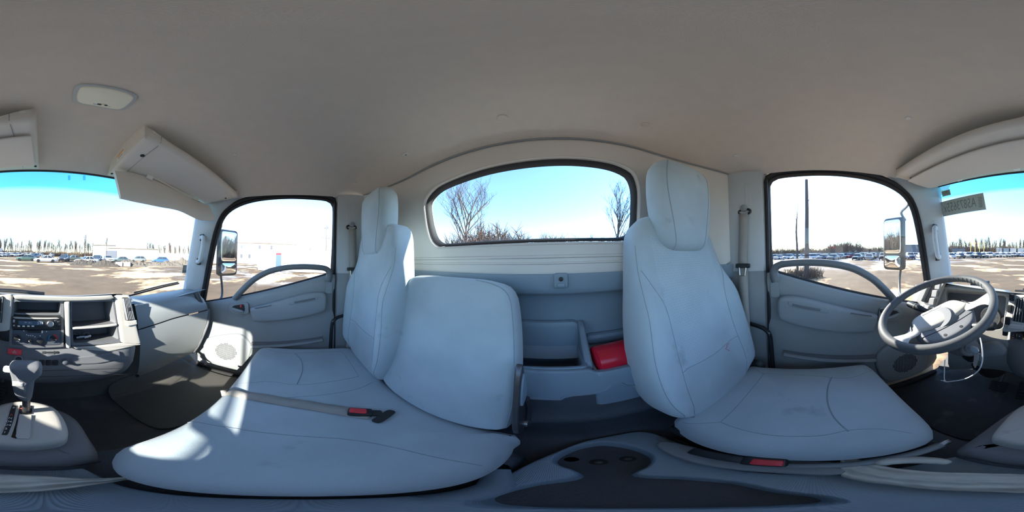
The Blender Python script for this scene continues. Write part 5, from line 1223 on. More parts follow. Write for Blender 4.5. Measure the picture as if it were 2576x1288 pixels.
for k, x in enumerate((174, 212)):
    Q = [wsq(x_, y_) for x_, y_ in ((x - 3, 441), (x + 3, 441), (x + 3, 453), (x - 3, 453))]
    obj('sensor_pad', MB().prism(Q, (0, .001, 0)), 'blue_pad', None, smooth=False, label='tiny %s square pad in the tinted band of the windscreen' % ('left' if k == 0 else 'right'), cat='sticker')
# wipers outside the screen
def wiper(L, dist, label):
    t = thing('wiper', L and on(*L[0], 'Y', dist), label, 'wiper', 'windscreen wipers')
    P = catmull([on(x, y, 'Y', dist) for x, y in L], 6, False)
    obj('wiper_blade', MB().tube(P, .007, 6), 'rubber', t); obj('wiper_arm', MB().tube([p + Vector((0, .012, .010)) for p in P[len(P) // 5:]], .006, 6), 'black_plastic', t)
wiper([(325, 744), (360, 735), (410, 722), (450, 713)], 1.02, "black windscreen wiper resting on the passenger's side")
wiper([(-22, 731), (20, 733), (60, 736), (112, 742)], 1.02, 'black windscreen wiper resting ahead of the radio')
# outside mirrors
def mirror(s, tl, br, Xm, label):
    t = thing('side_mirror', on((tl[0] + br[0]) / 2, br[1], 'X', Xm), label, 'mirror', 'side mirrors')
    c = on((tl[0] + br[0]) / 2, (tl[1] + br[1]) / 2, 'X', Xm)
    top_ = on((tl[0] + br[0]) / 2, tl[1], 'X', Xm); bt_ = on((tl[0] + br[0]) / 2, br[1], 'X', Xm); H = (top_ - bt_).length; c = (top_ + bt_) / 2
    look = Vector((0, 0, 0)) - c; look.z = 0; look.normalize()
    # mirror faces between the driver's eye and straight back
    nrm = (look * .72 + Vector((-s * .05, -.85, 0)).normalized() * .9); nrm.z = 0; nrm.normalize()
    u_ = Vector((0, 0, 1)).cross(nrm).normalized(); v_ = Vector((0, 0, 1))
    wd = math.tan(math.radians((br[0] - tl[0]) * .1398)) * (Vector((c.x, c.y))).length / max(.3, abs(u_.dot(Vector((-look.y, look.x, 0)))))
    f_ = lambda a, b, w: c + u_ * a + v_ * b + nrm * (w - .06)
    obj('housing', pillow(MB(), rrect(wd, H, .035, 6), .06, .02, .0, f_, N=56, inner=4, backbulge=.03), 'black_plastic', t)
    g1 = rrect(wd * .80, H * .63, .025, 5, 0, H * .135); g2 = rrect(wd * .76, H * .22, .025, 5, 0, -H * .335)
    obj('main_glass', pillow(MB(), g1, .003, .001, 0, lambda a, b, w: f_(a, b, .0602 + w), N=48, inner=3), 'mirror_glass', t)
    obj('wide_angle_glass', pillow(MB(), g2, .003, .001, .010, lambda a, b, w: f_(a, b, .0602 + w), N=48, inner=8), 'mirror_glass', t)
    return t, c, u_, nrm
t, c, u_, nr = mirror(1, (552, 578), (600, 694), 1.36, "black square side mirror outside the passenger's window")
arm = [on(546, 520, 'X', 1.06) + Vector((0, .09, .07)), on(549, 545, 'X', 1.20) + Vector((0, .05, .03)), on(556, 560, 'X', 1.30), on(560, 580, 'X', 1.38) + Vector((0, .03, 0))]
obj('upper_arm', MB().tube(catmull(arm, 5, False), .011, 8), 'panel_dark', t)
arm = [on(560, 690, 'X', 1.36) + Vector((0, .02, 0)), on(559, 730, 'X', 1.34), on(555, 752, 'X', 1.25), on(535, 765, 'X', 1.10)]
obj('lower_arm', MB().tube(catmull(arm, 5, False), .011, 8), 'black_plastic', t)
t, c, u_, nr = mirror(-1, (2219, 547), (2270, 680), -1.14, "black square side mirror outside the driver's window")
arm = [on(2293, 503, 'X', -.82), on(2280, 520, 'X', -.95), on(2267, 535, 'X', -1.06), on(2264, 552, 'X', -1.14) + Vector((0, .05, 0))]
obj('upper_arm', MB().tube(catmull(arm, 5, False), .011, 8), 'panel_dark', t)
arm = [on(2262, 672, 'X', -1.14) + Vector((0, .02, 0)), on(2263, 700, 'X', -1.12), on(2263, 735, 'X', -1.02), on(2268, 745, 'X', -.88)]
obj('lower_arm', MB().tube(catmull(arm, 5, False), .010, 8), 'black_plastic', t)
# ------------------------------------------------------------ outside: ground, cars, trees, buildings
GZ = -EYE
def gp(px, py): return on(px, py, 'Z', GZ)
def dirp(px, d):          # ground point at distance d in the direction of photograph column px
    q_ = ray(px, 640); q_.z = 0; q_.normalize(); v = q_ * d; return Vector((v.x, v.y, GZ))
m, t, p = nodes('ground'); M['ground'] = m
p.inputs['Roughness'].default_value = .95; p.inputs['Specular IOR Level'].default_value = .15
tc = t.nodes.new('ShaderNodeTexCoord')
def nz(scale, detail=6, loc=(0, 0, 0), sc=(1, 1, 1)):
    mp = t.nodes.new('ShaderNodeMapping'); mp.inputs['Location'].default_value = loc; mp.inputs['Scale'].default_value = sc
    n_ = t.nodes.new('ShaderNodeTexNoise'); n_.inputs['Scale'].default_value = scale; n_.inputs['Detail'].default_value = detail; n_.inputs['Roughness'].default_value = .62
    t.links.new(tc.outputs['Object'], mp.inputs[0]); t.links.new(mp.outputs[0], n_.inputs['Vector']); return n_.outputs['Fac']
def ramp(fac, a, b_, c0=(0, 0, 0), c1=(1, 1, 1)):
    r = t.nodes.new('ShaderNodeValToRGB'); r.color_ramp.elements[0].position = a; r.color_ramp.elements[1].position = b_
    r.color_ramp.elements[0].color = (*c0, 1); r.color_ramp.elements[1].color = (*c1, 1); t.links.new(fac, r.inputs[0]); return r.outputs[0]
def mix(f, a, b_):
    x = t.nodes.new('ShaderNodeMixRGB'); t.links.new(f, x.inputs['Fac'])
    for i, v in ((1, a), (2, b_)):
        if isinstance(v, tuple): x.inputs[i].default_value = (*v, 1)
        else: t.links.new(v, x.inputs[i])
    return x.outputs[0]
base = ramp(nz(.7), .3, .7, (.118, .081, .050), (.172, .119, .074))
col = mix(ramp(nz(.16, 8, (3, 7, 0), (.6, 1, 1)), .52, .57), base, (.70, .46, .245))
sp = t.nodes.new('ShaderNodeSeparateXYZ'); t.links.new(tc.outputs['Object'], sp.inputs[0])
def rng(sock, a, b_):
    r = t.nodes.new('ShaderNodeMapRange'); r.inputs['From Min'].default_value = a; r.inputs['From Max'].default_value = b_; t.links.new(sock, r.inputs['Value']); return r.outputs[0]
snowmask = t.nodes.new('ShaderNodeMath'); snowmask.operation = 'MULTIPLY'
sm = t.nodes.new('ShaderNodeMath'); sm.operation = 'MAXIMUM'
mm_ = t.nodes.new('ShaderNodeMath'); mm_.operation = 'MULTIPLY'; t.links.new(rng(sp.outputs['X'], 10, 22), mm_.inputs[0]); t.links.new(rng(sp.outputs['Y'], 20, 10), mm_.inputs[1])
t.links.new(rng(sp.outputs['X'], -14, -38), sm.inputs[0]); t.links.new(mm_.outputs[0], sm.inputs[1])
t.links.new(ramp(nz(.22, 8, (11, 2, 5), (1, 1, 1)), .50, .56), snowmask.inputs[0]); t.links.new(sm.outputs[0], snowmask.inputs[1])
col = mix(snowmask.outputs[0], col, (.55, .56, .58)); t.links.new(col, p.inputs['Base Color'])
gr = MB(); n = 40; S = 700
gr.add([Vector((-S, -S, GZ)), Vector((S, -S, GZ)), Vector((S, S, GZ)), Vector((-S, S, GZ))], [(0, 1, 2, 3)])
obj('ground', gr, 'ground', None, smooth=False, kind='structure')
mat('bark', (.12, .095, .08), .95, nscale=3, namt=.3); mat('bark_red', (.135, .085, .065), .95, nscale=3, namt=.3); mat('bark_dark', (.06, .05, .047), .95, nscale=3, namt=.3)
mat('bark_pole', (.075, .066, .066), .95, nscale=14, namt=.5, bump=.8, bscale=25)
mat('brush_tan', (.14, .10, .065), .95, nscale=2, namt=.3)
mat('building_white', (.50, .49, .47), .8, nscale=.6, namt=.05); mat('roof_edge', (.13, .105, .08), .8); mat('win_dark', (.06, .065, .08), .3)
mat('soil', (.065, .052, .04), .95, nscale=4, namt=.35); mat('rubble', (.12, .10, .078), .95, nscale=5, namt=.4); mat('concrete', (.34, .28, .245), .9, nscale=4, namt=.1)
mat('snow', (.85, .87, .9), .9); mat('steel_dark', (.10, .11, .13), .6); mat('roof_brown', (.20, .155, .13), .9, nscale=2, namt=.15); mat('yellow_paint', (.75, .50, .10), .5)
mat('tyre', (.02, .02, .022), .8); mat('alloy', (.55, .55, .56), .35, metal=.8); mat('car_glass', (.035, .045, .055), .08); mat('lamp_red', (.5, .03, .03), .3); mat('lamp_clear', (.75, .75, .75), .2)
m, t, p = nodes('car_paint'); M['car_paint'] = m; p.inputs['Roughness'].default_value = .28; p.inputs['Coat Weight'].default_value = .5
oi = t.nodes.new('ShaderNodeObjectInfo'); t.links.new(oi.outputs['Color'], p.inputs['Base Color'])
# --- cars: one sedan and one SUV shape, built along X with the nose at -X, base at z = 0
SED = dict(L=4.75, W=.90, hood=.86, belt=.93, roof=1.45, nose=.62, tail=.90, cab=(-.92, -.25, 1.02, 1.75), ground=.20)
SUV = dict(L=4.60, W=.92, hood=1.02, belt=1.08, roof=1.66, nose=.78, tail=1.08, cab=(-.95, -.35, 1.50, 2.05), ground=.24)
def car_shapes(S):
    L, Wd = S['L'] / 2, S['W']; g = S['ground']; c0_, c1_, c2_, c3_ = S['cab']
    st_ = [(-L, .62, g + .18, S['nose'] - .12), (-L + .05, .80, g + .08, S['nose']), (-L + .35, .92, g, S['hood'] - .10), (c0_ - .35, .97, g, S['hood'] - .02), (c0_, 1, g, S['belt'] - .03), (.3, 1, g, S['belt']), (c3_ - .2, 1, g, S['belt']), (L - .35, .96, g + .04, S['tail']), (L - .06, .86, g + .10, S['tail'] - .04), (L, .70, g + .22, S['tail'] - .16)]
    def sec(x, k, z0, z1):
        w = Wd * k; return [Vector((x, y * w, z)) for y, z in ((-.80, z0), (-.97, z0 + .12), (-1, z0 + .30), (-1.0, z1 - .14), (-.93, z1 - .03), (-.5, z1 + .015), (.5, z1 + .015), (.93, z1 - .03), (1.0, z1 - .14), (1, z0 + .30), (.97, z0 + .12), (.80, z0))]
    body = MB().rings([sec(*s_) for s_ in st_], True, True, True)
    b_, r = S['belt'] - .02, S['roof']
    def cab(fz, ins, f):  # greenhouse ring at height fraction
        z = b_ + (r - b_) * fz; xa = c0_ + (c1_ - c0_) * f; xb = c3_ + (c2_ - c3_) * f; w = Wd * (.94 - .17 * fz) 
        return [Vector((xa, -w * .86, z)), Vector((xa + .25, -w, z)), Vector((xb - .25, -w, z)), Vector((xb, -w * .86, z)), Vector((xb, w * .86, z)), Vector((xb - .25, w, z)), Vector((xa + .25, w, z)), Vector((xa, w * .86, z))]
    glass_ = MB().rings([cab(0, 0, 0), cab(.5, 0, .5), cab(.90, 0, .93)], True)
    top = cab(.88, 0, .91); top2 = cab(.97, 0, 1.0); top3 = [Vector((p.x * .9 + (c1_ + c2_) / 2 * .1, p.y * .85, r)) for p in top2]
    roof = MB().rings([top, top2, top3], True, False, True)
    pil = []
    for y_ in (-1, 1):
        for xa, xb in ((c0_ + .24, c1_ + .24), ((c1_ + c2_) / 2 + .02, (c1_ + c2_) / 2), (c3_ - .24, c2_ - .24)):
            pil.append(MB().tube([Vector((xa, y_ * Wd * .945, b_)), Vector((xb, y_ * Wd * .79, r - .07))], .035, 4))
    whs = [(x, y_) for x in (-L + .92, L - .98) for y_ in (-1, 1)]
    return body, glass_, roof, pil, whs
def wheel_mb(x, y_, Wd, r=.33):
    a = Vector((x, y_ * (Wd - .09), r)); ax = Vector((0, y_, 0))
    return MB().lathe([(r * .62, -.10), (r * .97, -.10), (r, -.06), (r, .06), (r * .96, .10), (r * .62, .095)], a, ax, 18), MB().lathe([(r * .64, .05), (r * .62, .092), (r * .2, .075), (.03, .085)], a, ax, 14)
proto = {}
def lift(mb): 
    for v in mb.v: v.z -= 0
    return mb
def build_car(kind):
    S = SED if kind == 'sedan' else SUV; body, gl_, roof, pil, whs = car_shapes(S); L = S['L'] / 2
    parts = [('body', body, 'car_paint'), ('windows', gl_, 'car_glass'), ('roof', roof, 'car_paint')] + [('pillar', p_, 'car_paint') for p_ in pil]
    for x, y_ in whs: a, b_ = wheel_mb(x, y_, S['W']); parts.append(('wheel', a, 'tyre')); parts.append(('hub', b_, 'alloy'))
    for y_ in (-1, 1):
        parts.append(('headlamp', MB().box((-L + .10, y_ * .62, S['nose'] - .06), (.14, .30, .12)), 'lamp_clear')); parts.append(('tail_lamp', MB().box((L - .06, y_ * .60, S['tail'] - .20), (.10, .30, .14)), 'lamp_red'))
    return parts
def meshes(kind):
    if kind not in proto:
        global OFF
        o_ = OFF; OFF = Vector((0, 0, 0)); proto[kind] = [(n_, mb.mesh('car_' + n_, [mm], True, 35)) for n_, mb, mm in build_car(kind)]; OFF = o_
    return proto[kind]
def car(kind, loc, yaw, colr, label, group='parked cars nearby'):
    t = thing('parked_car', loc, label, 'car', group); t.rotation_euler.z = yaw; hub_of = None
    for n_, me in meshes(kind):
        o_ = bpy.data.objects.new(n_, me); COL.objects.link(o_); o_.color = (*colr, 1)
        if n_ == 'hub': o_.parent = last_wheel
        else: o_.parent = t
        if n_ == 'wheel': last_wheel = o_
    return t
car('sedan', gp(114, 660.5) + Vector((0, .9, 0)), .09, (.62, .62, .64), 'silver sedan parked side-on, nearest car ahead of the windscreen')
car('sedan', gp(61, 657) + Vector((.3, .9, 0)), .05, (.07, .115, .085), 'dark green sedan parked left of the silver sedan')
car('suv', gp(84, 651.5) + Vector((0, 4, 0)), 1.1, (.035, .04, .06), 'dark navy hatchback behind the dark green sedan')
car('suv', Vector((4.6, 37.5, GZ)), 1.2, (.03, .035, .045), 'black SUV parked just behind the silver sedan')
car('sedan', Vector((7.4, 41.5, GZ)), .05, (.10, .115, .09), 'dark olive sedan behind the black SUV')
car('sedan', Vector((8.2, 31.0, GZ)), .12, (.75, .75, .76), 'white sedan parked behind the dirt mound')
car('suv', Vector((12.4, 37.0, GZ)), 1.0, (.05, .055, .075), 'dark SUV behind the white sedan')
car('suv', Vector((15.6, 38.0, GZ)), 1.5, (.76, .76, .77), 'white SUV facing the concrete blocks')
car('sedan', Vector((18.3, 36.0, GZ)), -.25, (.085, .11, .10), 'dark grey-green sedan behind the concrete blocks')
car('suv', Vector((24.2, 37.5, GZ)), -.35, (.20, .21, .20), 'grey SUV between the grey-green sedan and the blue SUV')
car('suv', Vector((28.2, 32.8, GZ)), -.62, (.035, .10, .30), 'bright blue SUV parked behind the rubble mound')
# --- far rows: whole car as one mesh
def far_mesh(kind):
    global OFF
    big = MB(); order = ['car_paint', 'car_glass', 'tyre', 'snow']
    for n_, mb, mm in build_car(kind):
        if mm not in order or n_ == 'pillar': continue
        big.cur = order.index(mm); big.add(mb.v, mb.f)
    S = SED if kind == 'sedan' else SUV
    big.cur = 3; big.box((.35, 0, S['roof'] + .02), (1.5, 1.25, .07)); big.box((-1.55, 0, S['hood'] + .0), (.9, 1.3, .06))
    o_ = OFF; OFF = Vector((0, 0, 0)); me = big.mesh('far_car', order, True, 35); OFF = o_; return me
fmx = [far_mesh('sedan'), far_mesh('suv')]
def row(pts, back, step, lab, grp, seed):
    rnd = random.Random(seed); P = resample([Vector(q_) for q_ in pts], max(2, int(sum((Vector(b_) - Vector(a)).length for a, b_ in zip(pts, pts[1:])) / step)), False)
    for i, p_ in enumerate(P):
        if rnd.random() < .06: continue
        tdir = (P[min(i + 1, len(P) - 1)] - P[max(0, i - 1)]).normalized(); out = Vector((-tdir.y, tdir.x, 0)); out = out if out.dot(p_) > 0 else -out
        for r_ in range(back):
            q_ = p_ + out * r_ * 6.2 + tdir * rnd.uniform(-.2, .2)
            o_ = bpy.data.objects.new('distant_car', fmx[rnd.random() < .45]); COL.objects.link(o_); o_.location = Vector((q_.x, q_.y, 0)); o_.rotation_euler.z = math.atan2(out.y, out.x) + rnd.uniform(-.06, .06) + (math.pi if rnd.random() < .2 else 0)
            cn, c_ = rnd.choice([('silver', (.5, .5, .52)), ('pale grey', (.42, .43, .46)), ('white', (.6, .6, .6)), ('black', (.03, .03, .035)), ('dark navy', (.03, .035, .055)), ('charcoal', (.09, .10, .11)), ('mid grey', (.22, .23, .24)), ('red', (.32, .025, .03)), ('blue', (.04, .07, .15))]); o_.color = (*c_, 1)
            tag(o_, lab % (cn + (' SUV' if o_.data == fmx[1] else ' sedan'), ('front', 'middle', 'back')[r_]), 'car', grp)
row([(-53, -13, 0), (-47.5, -3, 0), (-42, 3.5, 0), (-36.5, 13, 0), (-32.5, 22, 0)], 3, 2.75, "snow-dusted %s in the %s distant row outside the driver's window", 'distant cars on the driver side', 3)
row([(-31, 27, 0), (-28, 35, 0), (-24.5, 46, 0), (-19, 60, 0), (-13, 74, 0), (-6, 84, 0), (4, 88, 0)], 3, 2.75, 'snow-dusted %s in the %s distant row beyond the windscreen', 'distant cars ahead', 5)
# --- bare trees: recursive branches
def tree_mesh(seed, h, lv, spread, m_, n0=5, thick=.022, up=.35, tw=0, f0=.35):
    global OFF
    rnd = random.Random(seed); mb = MB()
    def grow(p, d, L, r, k):
        n_ = 3 if k < lv else 4; P = [p]; q_ = p; dd = d
        for i in range(n_):
            dd = (dd + Vector((rnd.uniform(-1, 1), rnd.uniform(-1, 1), rnd.uniform(-.4, .7))) * .13).normalized(); q_ = q_ + dd * L / n_; P.append(q_)
        mb.tube(P, [max(tw, r * (1 - .45 * i / n_)) for i in range(n_ + 1)], 6 if k >= lv - 1 else 3)
        if k <= 0: return
        m = n0 if k == lv else rnd.randint(3, 4)
        for i in range(m):
            f = f0 + (1 - f0) * (i + rnd.random()) / m; pos = P[0].lerp(P[-1], f) if k < lv else P[min(n_, int(f * n_))].lerp(P[min(n_, int(f * n_) + 1)], f * n_ % 1)
            a = rnd.uniform(0, 2 * math.pi); sd_ = Vector((math.cos(a), math.sin(a), 0)); nd = (dd * (1 - spread) + sd_ * spread + Vector((0, 0, up * rnd.uniform(.4, 1.2)))).normalized()
            grow(pos, nd, L * rnd.uniform(.50, .70) * (1.1 - .35 * f if k == lv else 1), r * .50, k - 1)
    grow(Vector((0, 0, 0)), Vector((0, 0, 1)), h * .62, h * thick, lv)
    o_ = OFF; OFF = Vector((0, 0, 0)); me = mb.mesh('bare_tree', [m_], False); OFF = o_; return me
def put(me, name, loc, sc, rz, lab, cat, grp=None):
    o_ = bpy.data.objects.new(name, me); COL.objects.link(o_); o_.location = Vector(loc) + OFF; o_.scale = (sc,) * 3; o_.rotation_euler.z = rz; return tag(o_, lab, cat, grp)
T1 = tree_mesh(1, 18, 5, .50, 'bark', 12, .014); T2_ = tree_mesh(5, 17, 5, .42, 'bark_dark', 10, .014)
put(T1, 'bare_tree', dirp(1163, 34), 1.05, .4, 'tall bare tree in the left part of the rear window', 'tree')
put(T2_, 'bare_tree', dirp(1548, 34), 1.0, 2.1, 'bare forked tree at the right edge of the rear window', 'tree')
FT = [tree_mesh(20 + i, 12, 3, .30, ('bark', 'bark_red', 'bark')[i % 3], 13, .012, up=.9, tw=.026, f0=.10) for i in range(5)]
def line(px0, px1, n_, d0, d1, sc0, sc1, lab, grp, seed, pool=FT, name='bare_tree', cat='tree', zones=None):
    rnd = random.Random(seed)
    for i in range(n_):
        x = px0 + (px1 - px0) * (i + rnd.random()) / n_; s_ = rnd.uniform(sc0, sc1); z_ = next((w for a, w in (zones or ()) if x < a), ''); sz = 'taller ' if s_ > (sc0 + sc1) / 2 else 'lower '
        put(rnd.choice(pool), name, dirp(x, rnd.uniform(d0, d1)), s_, rnd.uniform(0, 6.28), sz + lab + (', ' + z_ if z_ else ''), cat, grp)
line(-200, 235, 95, 105, 135, .7, 1.1, 'bare tree in the far tree line beyond the windscreen', 'tree line ahead', 1, zones=((-120, 'behind the sticker'), (-30, 'above the air vent'), (60, 'above the green sedan'), (150, 'above the silver sedan'), (300, 'left of the warehouse')))
line(370, 490, 22, 110, 130, .75, 1.15, 'bare tree behind the white wall', 'trees behind the white fence', 2, zones=((410, 'right of the warehouse'), (450, 'above the blue SUV'), (600, 'at the passenger pillar')))
put(FT[0], 'bare_tree', dirp(214, 92), 1.25, 1, 'tall thin bare tree standing left of the white warehouse', 'tree'); put(FT[2], 'bare_tree', dirp(262, 130), 1.4, 1, 'bare tree rising over the white warehouse roof', 'tree')
def brush_mesh(seed, h, n_, rad, m_):
    global OFF
    rnd = random.Random(seed); mb = MB()
    for i in range(n_):
        a, r = rnd.uniform(0, 6.28), rad * math.sqrt(rnd.random()); b_ = Vector((math.cos(a) * r, math.sin(a) * r, 0)); hh = h * rnd.uniform(.45, 1) * (1 - .4 * (r / rad) ** 2); tp_ = b_ + Vector((rnd.uniform(-.5, .5), rnd.uniform(-.5, .5), 1)).normalized() * hh
        md = b_.lerp(tp_, .5) + Vector((rnd.uniform(-.2, .2), rnd.uniform(-.2, .2), 0)); mb.tube([b_, md, tp_], [.06 * h / 5, .045 * h / 5, .015], 3)
        for k in range(3):
            f = rnd.uniform(.4, .9); s_ = b_.lerp(tp_, f); e = s_ + Vector((rnd.uniform(-1, 1), rnd.uniform(-1, 1), rnd.uniform(.3, 1.2))).normalized() * hh * .25; mb.tube([s_, s_.lerp(e, .5) + Vector((0, 0, .05)), e], [.03 * h / 5, .022 * h / 5, .01], 3)
    o_ = OFF; OFF = Vector((0, 0, 0)); me = mb.mesh('brush', [m_], False); OFF = o_; return me
BR = [brush_mesh(i, 5.5, 170, 3.4, ('brush_tan', 'bark', 'bark_red')[i % 3]) for i in range(4)]
line(1930, 2240, 34, 62, 80, .75, 1.2, "bare thicket on the far edge outside the driver's window", 'brush on the driver side', 3, BR, 'brush', 'shrub', zones=((2020, 'behind the dead trunks'), (2120, 'left of the brush pile'), (2400, 'by the mirror')))
line(2090, 2150, 6, 72, 84, 1.4, 1.8, "tall bare thicket rising above the far brush outside the driver's window", 'tall thickets', 4, BR, 'brush', 'shrub')
line(2370, 2580, 30, 100, 120, .9, 1.5, 'brown brush under the far trees beyond the steering wheel', 'brush ahead', 5, BR, 'brush', 'shrub', zones=((2440, 'by the pillar'), (2500, 'behind the yellow masts'), (2700, 'behind the trailers')))
line(-10, 240, 26, 92, 104, .6, .95, 'brown scrub under the far tree line', 'low brush ahead', 6, BR, 'brush', 'shrub', zones=((50, 'left of the green sedan'), (110, 'behind the green sedan'), (170, 'behind the silver sedan'), (300, 'behind the white sedan')))
line(1080, 1620, 44, 34, 46, 1.15, 1.7, 'tan brush along the bottom of the rear window', 'brush behind', 7, BR, 'brush', 'shrub', zones=((1180, 'under the left tree'), (1300, 'by the red shrubs'), (1460, 'in the middle'), (1700, "near the driver's headrest")))
line(1205, 1265, 5, 33, 36, 1.6, 2.1, 'reddish leafless shrub beside the tall tree in the rear window', 'red shrubs behind', 8, BR[2:3], 'brush', 'shrub')
line(1080, 1600, 18, 60, 80, .8, 1.15, 'small distant bare tree seen through the rear window', 'trees behind', 9)
line(700, 840, 10, 70, 90, .5, .8, "bare tree behind the white trailer outside the passenger's window", 'trees on the passenger side', 12)
# two dead trunks close by on the driver side
tp = dirp(2028, 12.5); top_ = tp + Vector((-.1, .15, 8.0))
tk = thing('dead_tree', tp, "thick dead tree trunk standing close outside the driver's window", 'tree')
obj('trunk', MB().tube([tp, tp.lerp(top_, .3) + Vector((.03, .02, 0)), tp.lerp(top_, .65) + Vector((-.03, .03, 0)), top_], [.20, .165, .145, .11], 12), 'bark_pole', tk)
obj('branch', MB().tube([tp.lerp(top_, .72), tp.lerp(top_, .76) + Vector((.1, .22, .12)), tp.lerp(top_, .80) + Vector((.1, .38, .25))], [.03, .02, .008], 6), 'bark_pole', tk)
tp = dirp(2005, 12.8)
tk = thing('dead_tree', tp, "thin forked dead tree left of the thick trunk outside the driver's window", 'tree')
Z = lambda z, y=0: tp + Vector((0, y, z))
obj('trunk', MB().tube([Z(0), Z(2.2, .03), Z(3.6, -.02), Z(4.6, .04)], [.10, .085, .07, .05], 9), 'bark_pole', tk)
obj('branch', MB().tube([Z(4.55, .04), Z(5.1, .10), Z(5.9, .14)], [.045, .03, .012], 7), 'bark_pole', tk); obj('branch', MB().tube([Z(4.55, .04), Z(4.7, -.06), Z(4.78, -.16)], [.03, .02, .008], 6), 'bark_pole', tk)
a_ = Vector((.50, .198, 0)) + Vector((SUN.x, SUN.y, 0)).normalized() * 4; a_.z = GZ  # upright added to cast the shadow band across the bench, not a known tree
tk = thing('dead_tree', a_, "thin bare sapling at the rear edge of the driver's window", 'tree')
obj('trunk', MB().tube([a_, a_ + Vector((.02, .01, 4)), a_ + Vector((0, 0, 9.5))], [.020, .018, .016], 8), 'bark_pole', tk)
for i, px in enumerate((1985, 2008, 2030, 2048)): put(BR[i], 'brush', dirp(px, 12.0 + .3 * i), .20, i, 'low weeds around the foot of the dead tree trunks', 'shrub', 'weeds by the trunks')
# --- rubble mounds and concrete blocks ahead
def mound(px0, px1, dist, h, label, m_, seed, dep=2.2):
    a, b_ = dirp(px0, dist), dirp(px1, dist); u_ = (b_ - a); L = u_.length; u_ = u_ / L; n_ = Vector((-u_.y, u_.x, 0)); mb = MB()
    def f(u, v):
        s_ = math.sin(math.pi * min(max(u, 0), 1)) ** .5; prof_ = math.sin(math.pi * v) * s_
        q_ = a + u_ * L * u + n_ * (v - .5) * dep; k = noise.noise(Vector((u * L * .9, v * 2.2, seed))) * .5 + noise.noise(Vector((u * L * 3.1, v * 7, seed))) * .3
        return q_ + Vector((0, 0, h * prof_ * (.85 + k) - .03))
    t = thing('rubble_mound', (a + b_) / 2, label, 'mound', 'mounds ahead'); base_ = obj('heap', mb.grid(f, int(L * 7), 16), m_, t, smooth=False)
    rnd = random.Random(seed); big = MB()
    for i in range(int(L * 26)):
        u, v = rnd.random(), rnd.uniform(.1, .9); p_ = f(u, v); s_ = rnd.uniform(.04, .16); big.box(p_ + Vector((0, 0, s_ * .2)), (s_, s_ * rnd.uniform(.6, 1.3), s_ * rnd.uniform(.4, .9)), Matrix.Rotation(rnd.uniform(0, 3), 3, 'Z') @ Matrix.Rotation(rnd.uniform(-.6, .6), 3, 'X'))
    tag(obj('rubble_pieces', big, 'rubble', t, smooth=False), kind='stuff'); return t
mound(176, 250, 27.5, .95, 'brown dirt mound in front of the white sedan', 'soil', 1); mound(232, 300, 26.6, 1.0, 'grassy dirt mound left of the concrete blocks', 'soil', 2)
mound(288, 368, 28.0, 1.15, 'rubble mound behind the concrete blocks', 'rubble', 3); mound(352, 475, 30.5, .95, 'long rubble mound in front of the blue SUV', 'rubble', 4); mound(425, 500, 34, 1.5, 'far rubble mound beside the passenger pillar', 'rubble', 6)
for i, (px, lab) in enumerate(((300, 'left one of two pale concrete blocks in front of the rubble'), (320, 'right one of two pale concrete blocks in front of the rubble'))):
    p_ = dirp(px, 26.8); u_ = Vector((p_.y, -p_.x, 0)).normalized(); m_ = MB(); m_.box(p_ + Vector((0, 0, .36)), (1.15, .6, .72), axes(u_, Vector((-u_.y, u_.x, 0)), (0, 0, 1))); obj('concrete_block', m_, 'concrete', None, bevel=.04, smooth=False, label=lab, cat='block')
# --- buildings ahead and to the passenger side
def building(name, px0, px1, dist, h, dep, label, mroof='roof_edge', wins=(), mwall='building_white', z0=0, cat='building', eave=.35):
    a, b_ = dirp(px0, dist), dirp(px1, dist); u_ = (b_ - a); L = u_.length; u_ /= L; n_ = Vector((-u_.y, u_.x, 0)); n_ = n_ if n_.dot(a) > 0 else -n_; c = (a + b_) / 2 + n_ * dep / 2
    t = thing(name, c, label, cat); R = axes(u_, n_, u_.cross(n_)); zz = Vector((0, 0, 1))
    obj('wall', MB().box(c + zz * h / 2, (L, dep, h), R), mwall, t, smooth=False)
    obj('roof', MB().box(c + zz * (h + eave / 2), (L + .5, dep + .5, eave), R), mroof, t, smooth=False)
    for (fx, fz, w, hh) in wins:
        q_ = a + u_ * L * fx + zz * h * fz - n_ * .03; o_ = obj('window', MB().box(q_, (w, .08, hh), R), 'building_white', t, smooth=False); obj('pane', MB().box(q_ - n_ * .035, (w * .82, .05, hh * .86), R), 'win_dark', o_, smooth=False)
    return t, a, u_, n_, L
building('warehouse', 233, 290, 82, 6.2, 12, 'pale warehouse block with flat roof beyond the parked cars')
t, a, u_, n_, L = building('warehouse', 272, 396, 76, 4.6, 12, 'long low white warehouse wing with flat roof')
obj('doorway', MB().box(a + u_ * L * .06 + Vector((0, 0, 1.9)) - n_ * .05, (5.2, .2, 3.4), axes(u_, n_, (0, 0, 1))), 'steel_dark', t, smooth=False)
building('white_fence', 396, 492, 70, 2.9, .3, 'long white wall beside the passenger pillar', 'building_white', cat='wall', eave=.1)
W2 = [(.34, .82, 1.0, 1.7), (.44, .82, 1.0, 1.7), (.62, .82, 1.0, 1.7), (.74, .82, 1.0, 1.7), (.34, .36, 1.0, 1.7), (.44, .36, 1.0, 1.7), (.52, .36, 1.0, 1.7), (.12, .82, 1.0, 1.7), (.12, .36, 1.0, 1.7)]
building('apartment_building', 500, 745, 62, 7.4, 14, "two-storey white building with small windows outside the passenger's window", wins=W2, eave=.3)
building('house', 770, 842, 60, 4.0, 9, 'low house with brown roof behind the white trailer', 'roof_brown', mwall='roof_brown', eave=.3)
sp_ = thing('solar_panel', dirp(758, 45), 'tilted row of dark solar panels above the white trailer', 'solar panel')
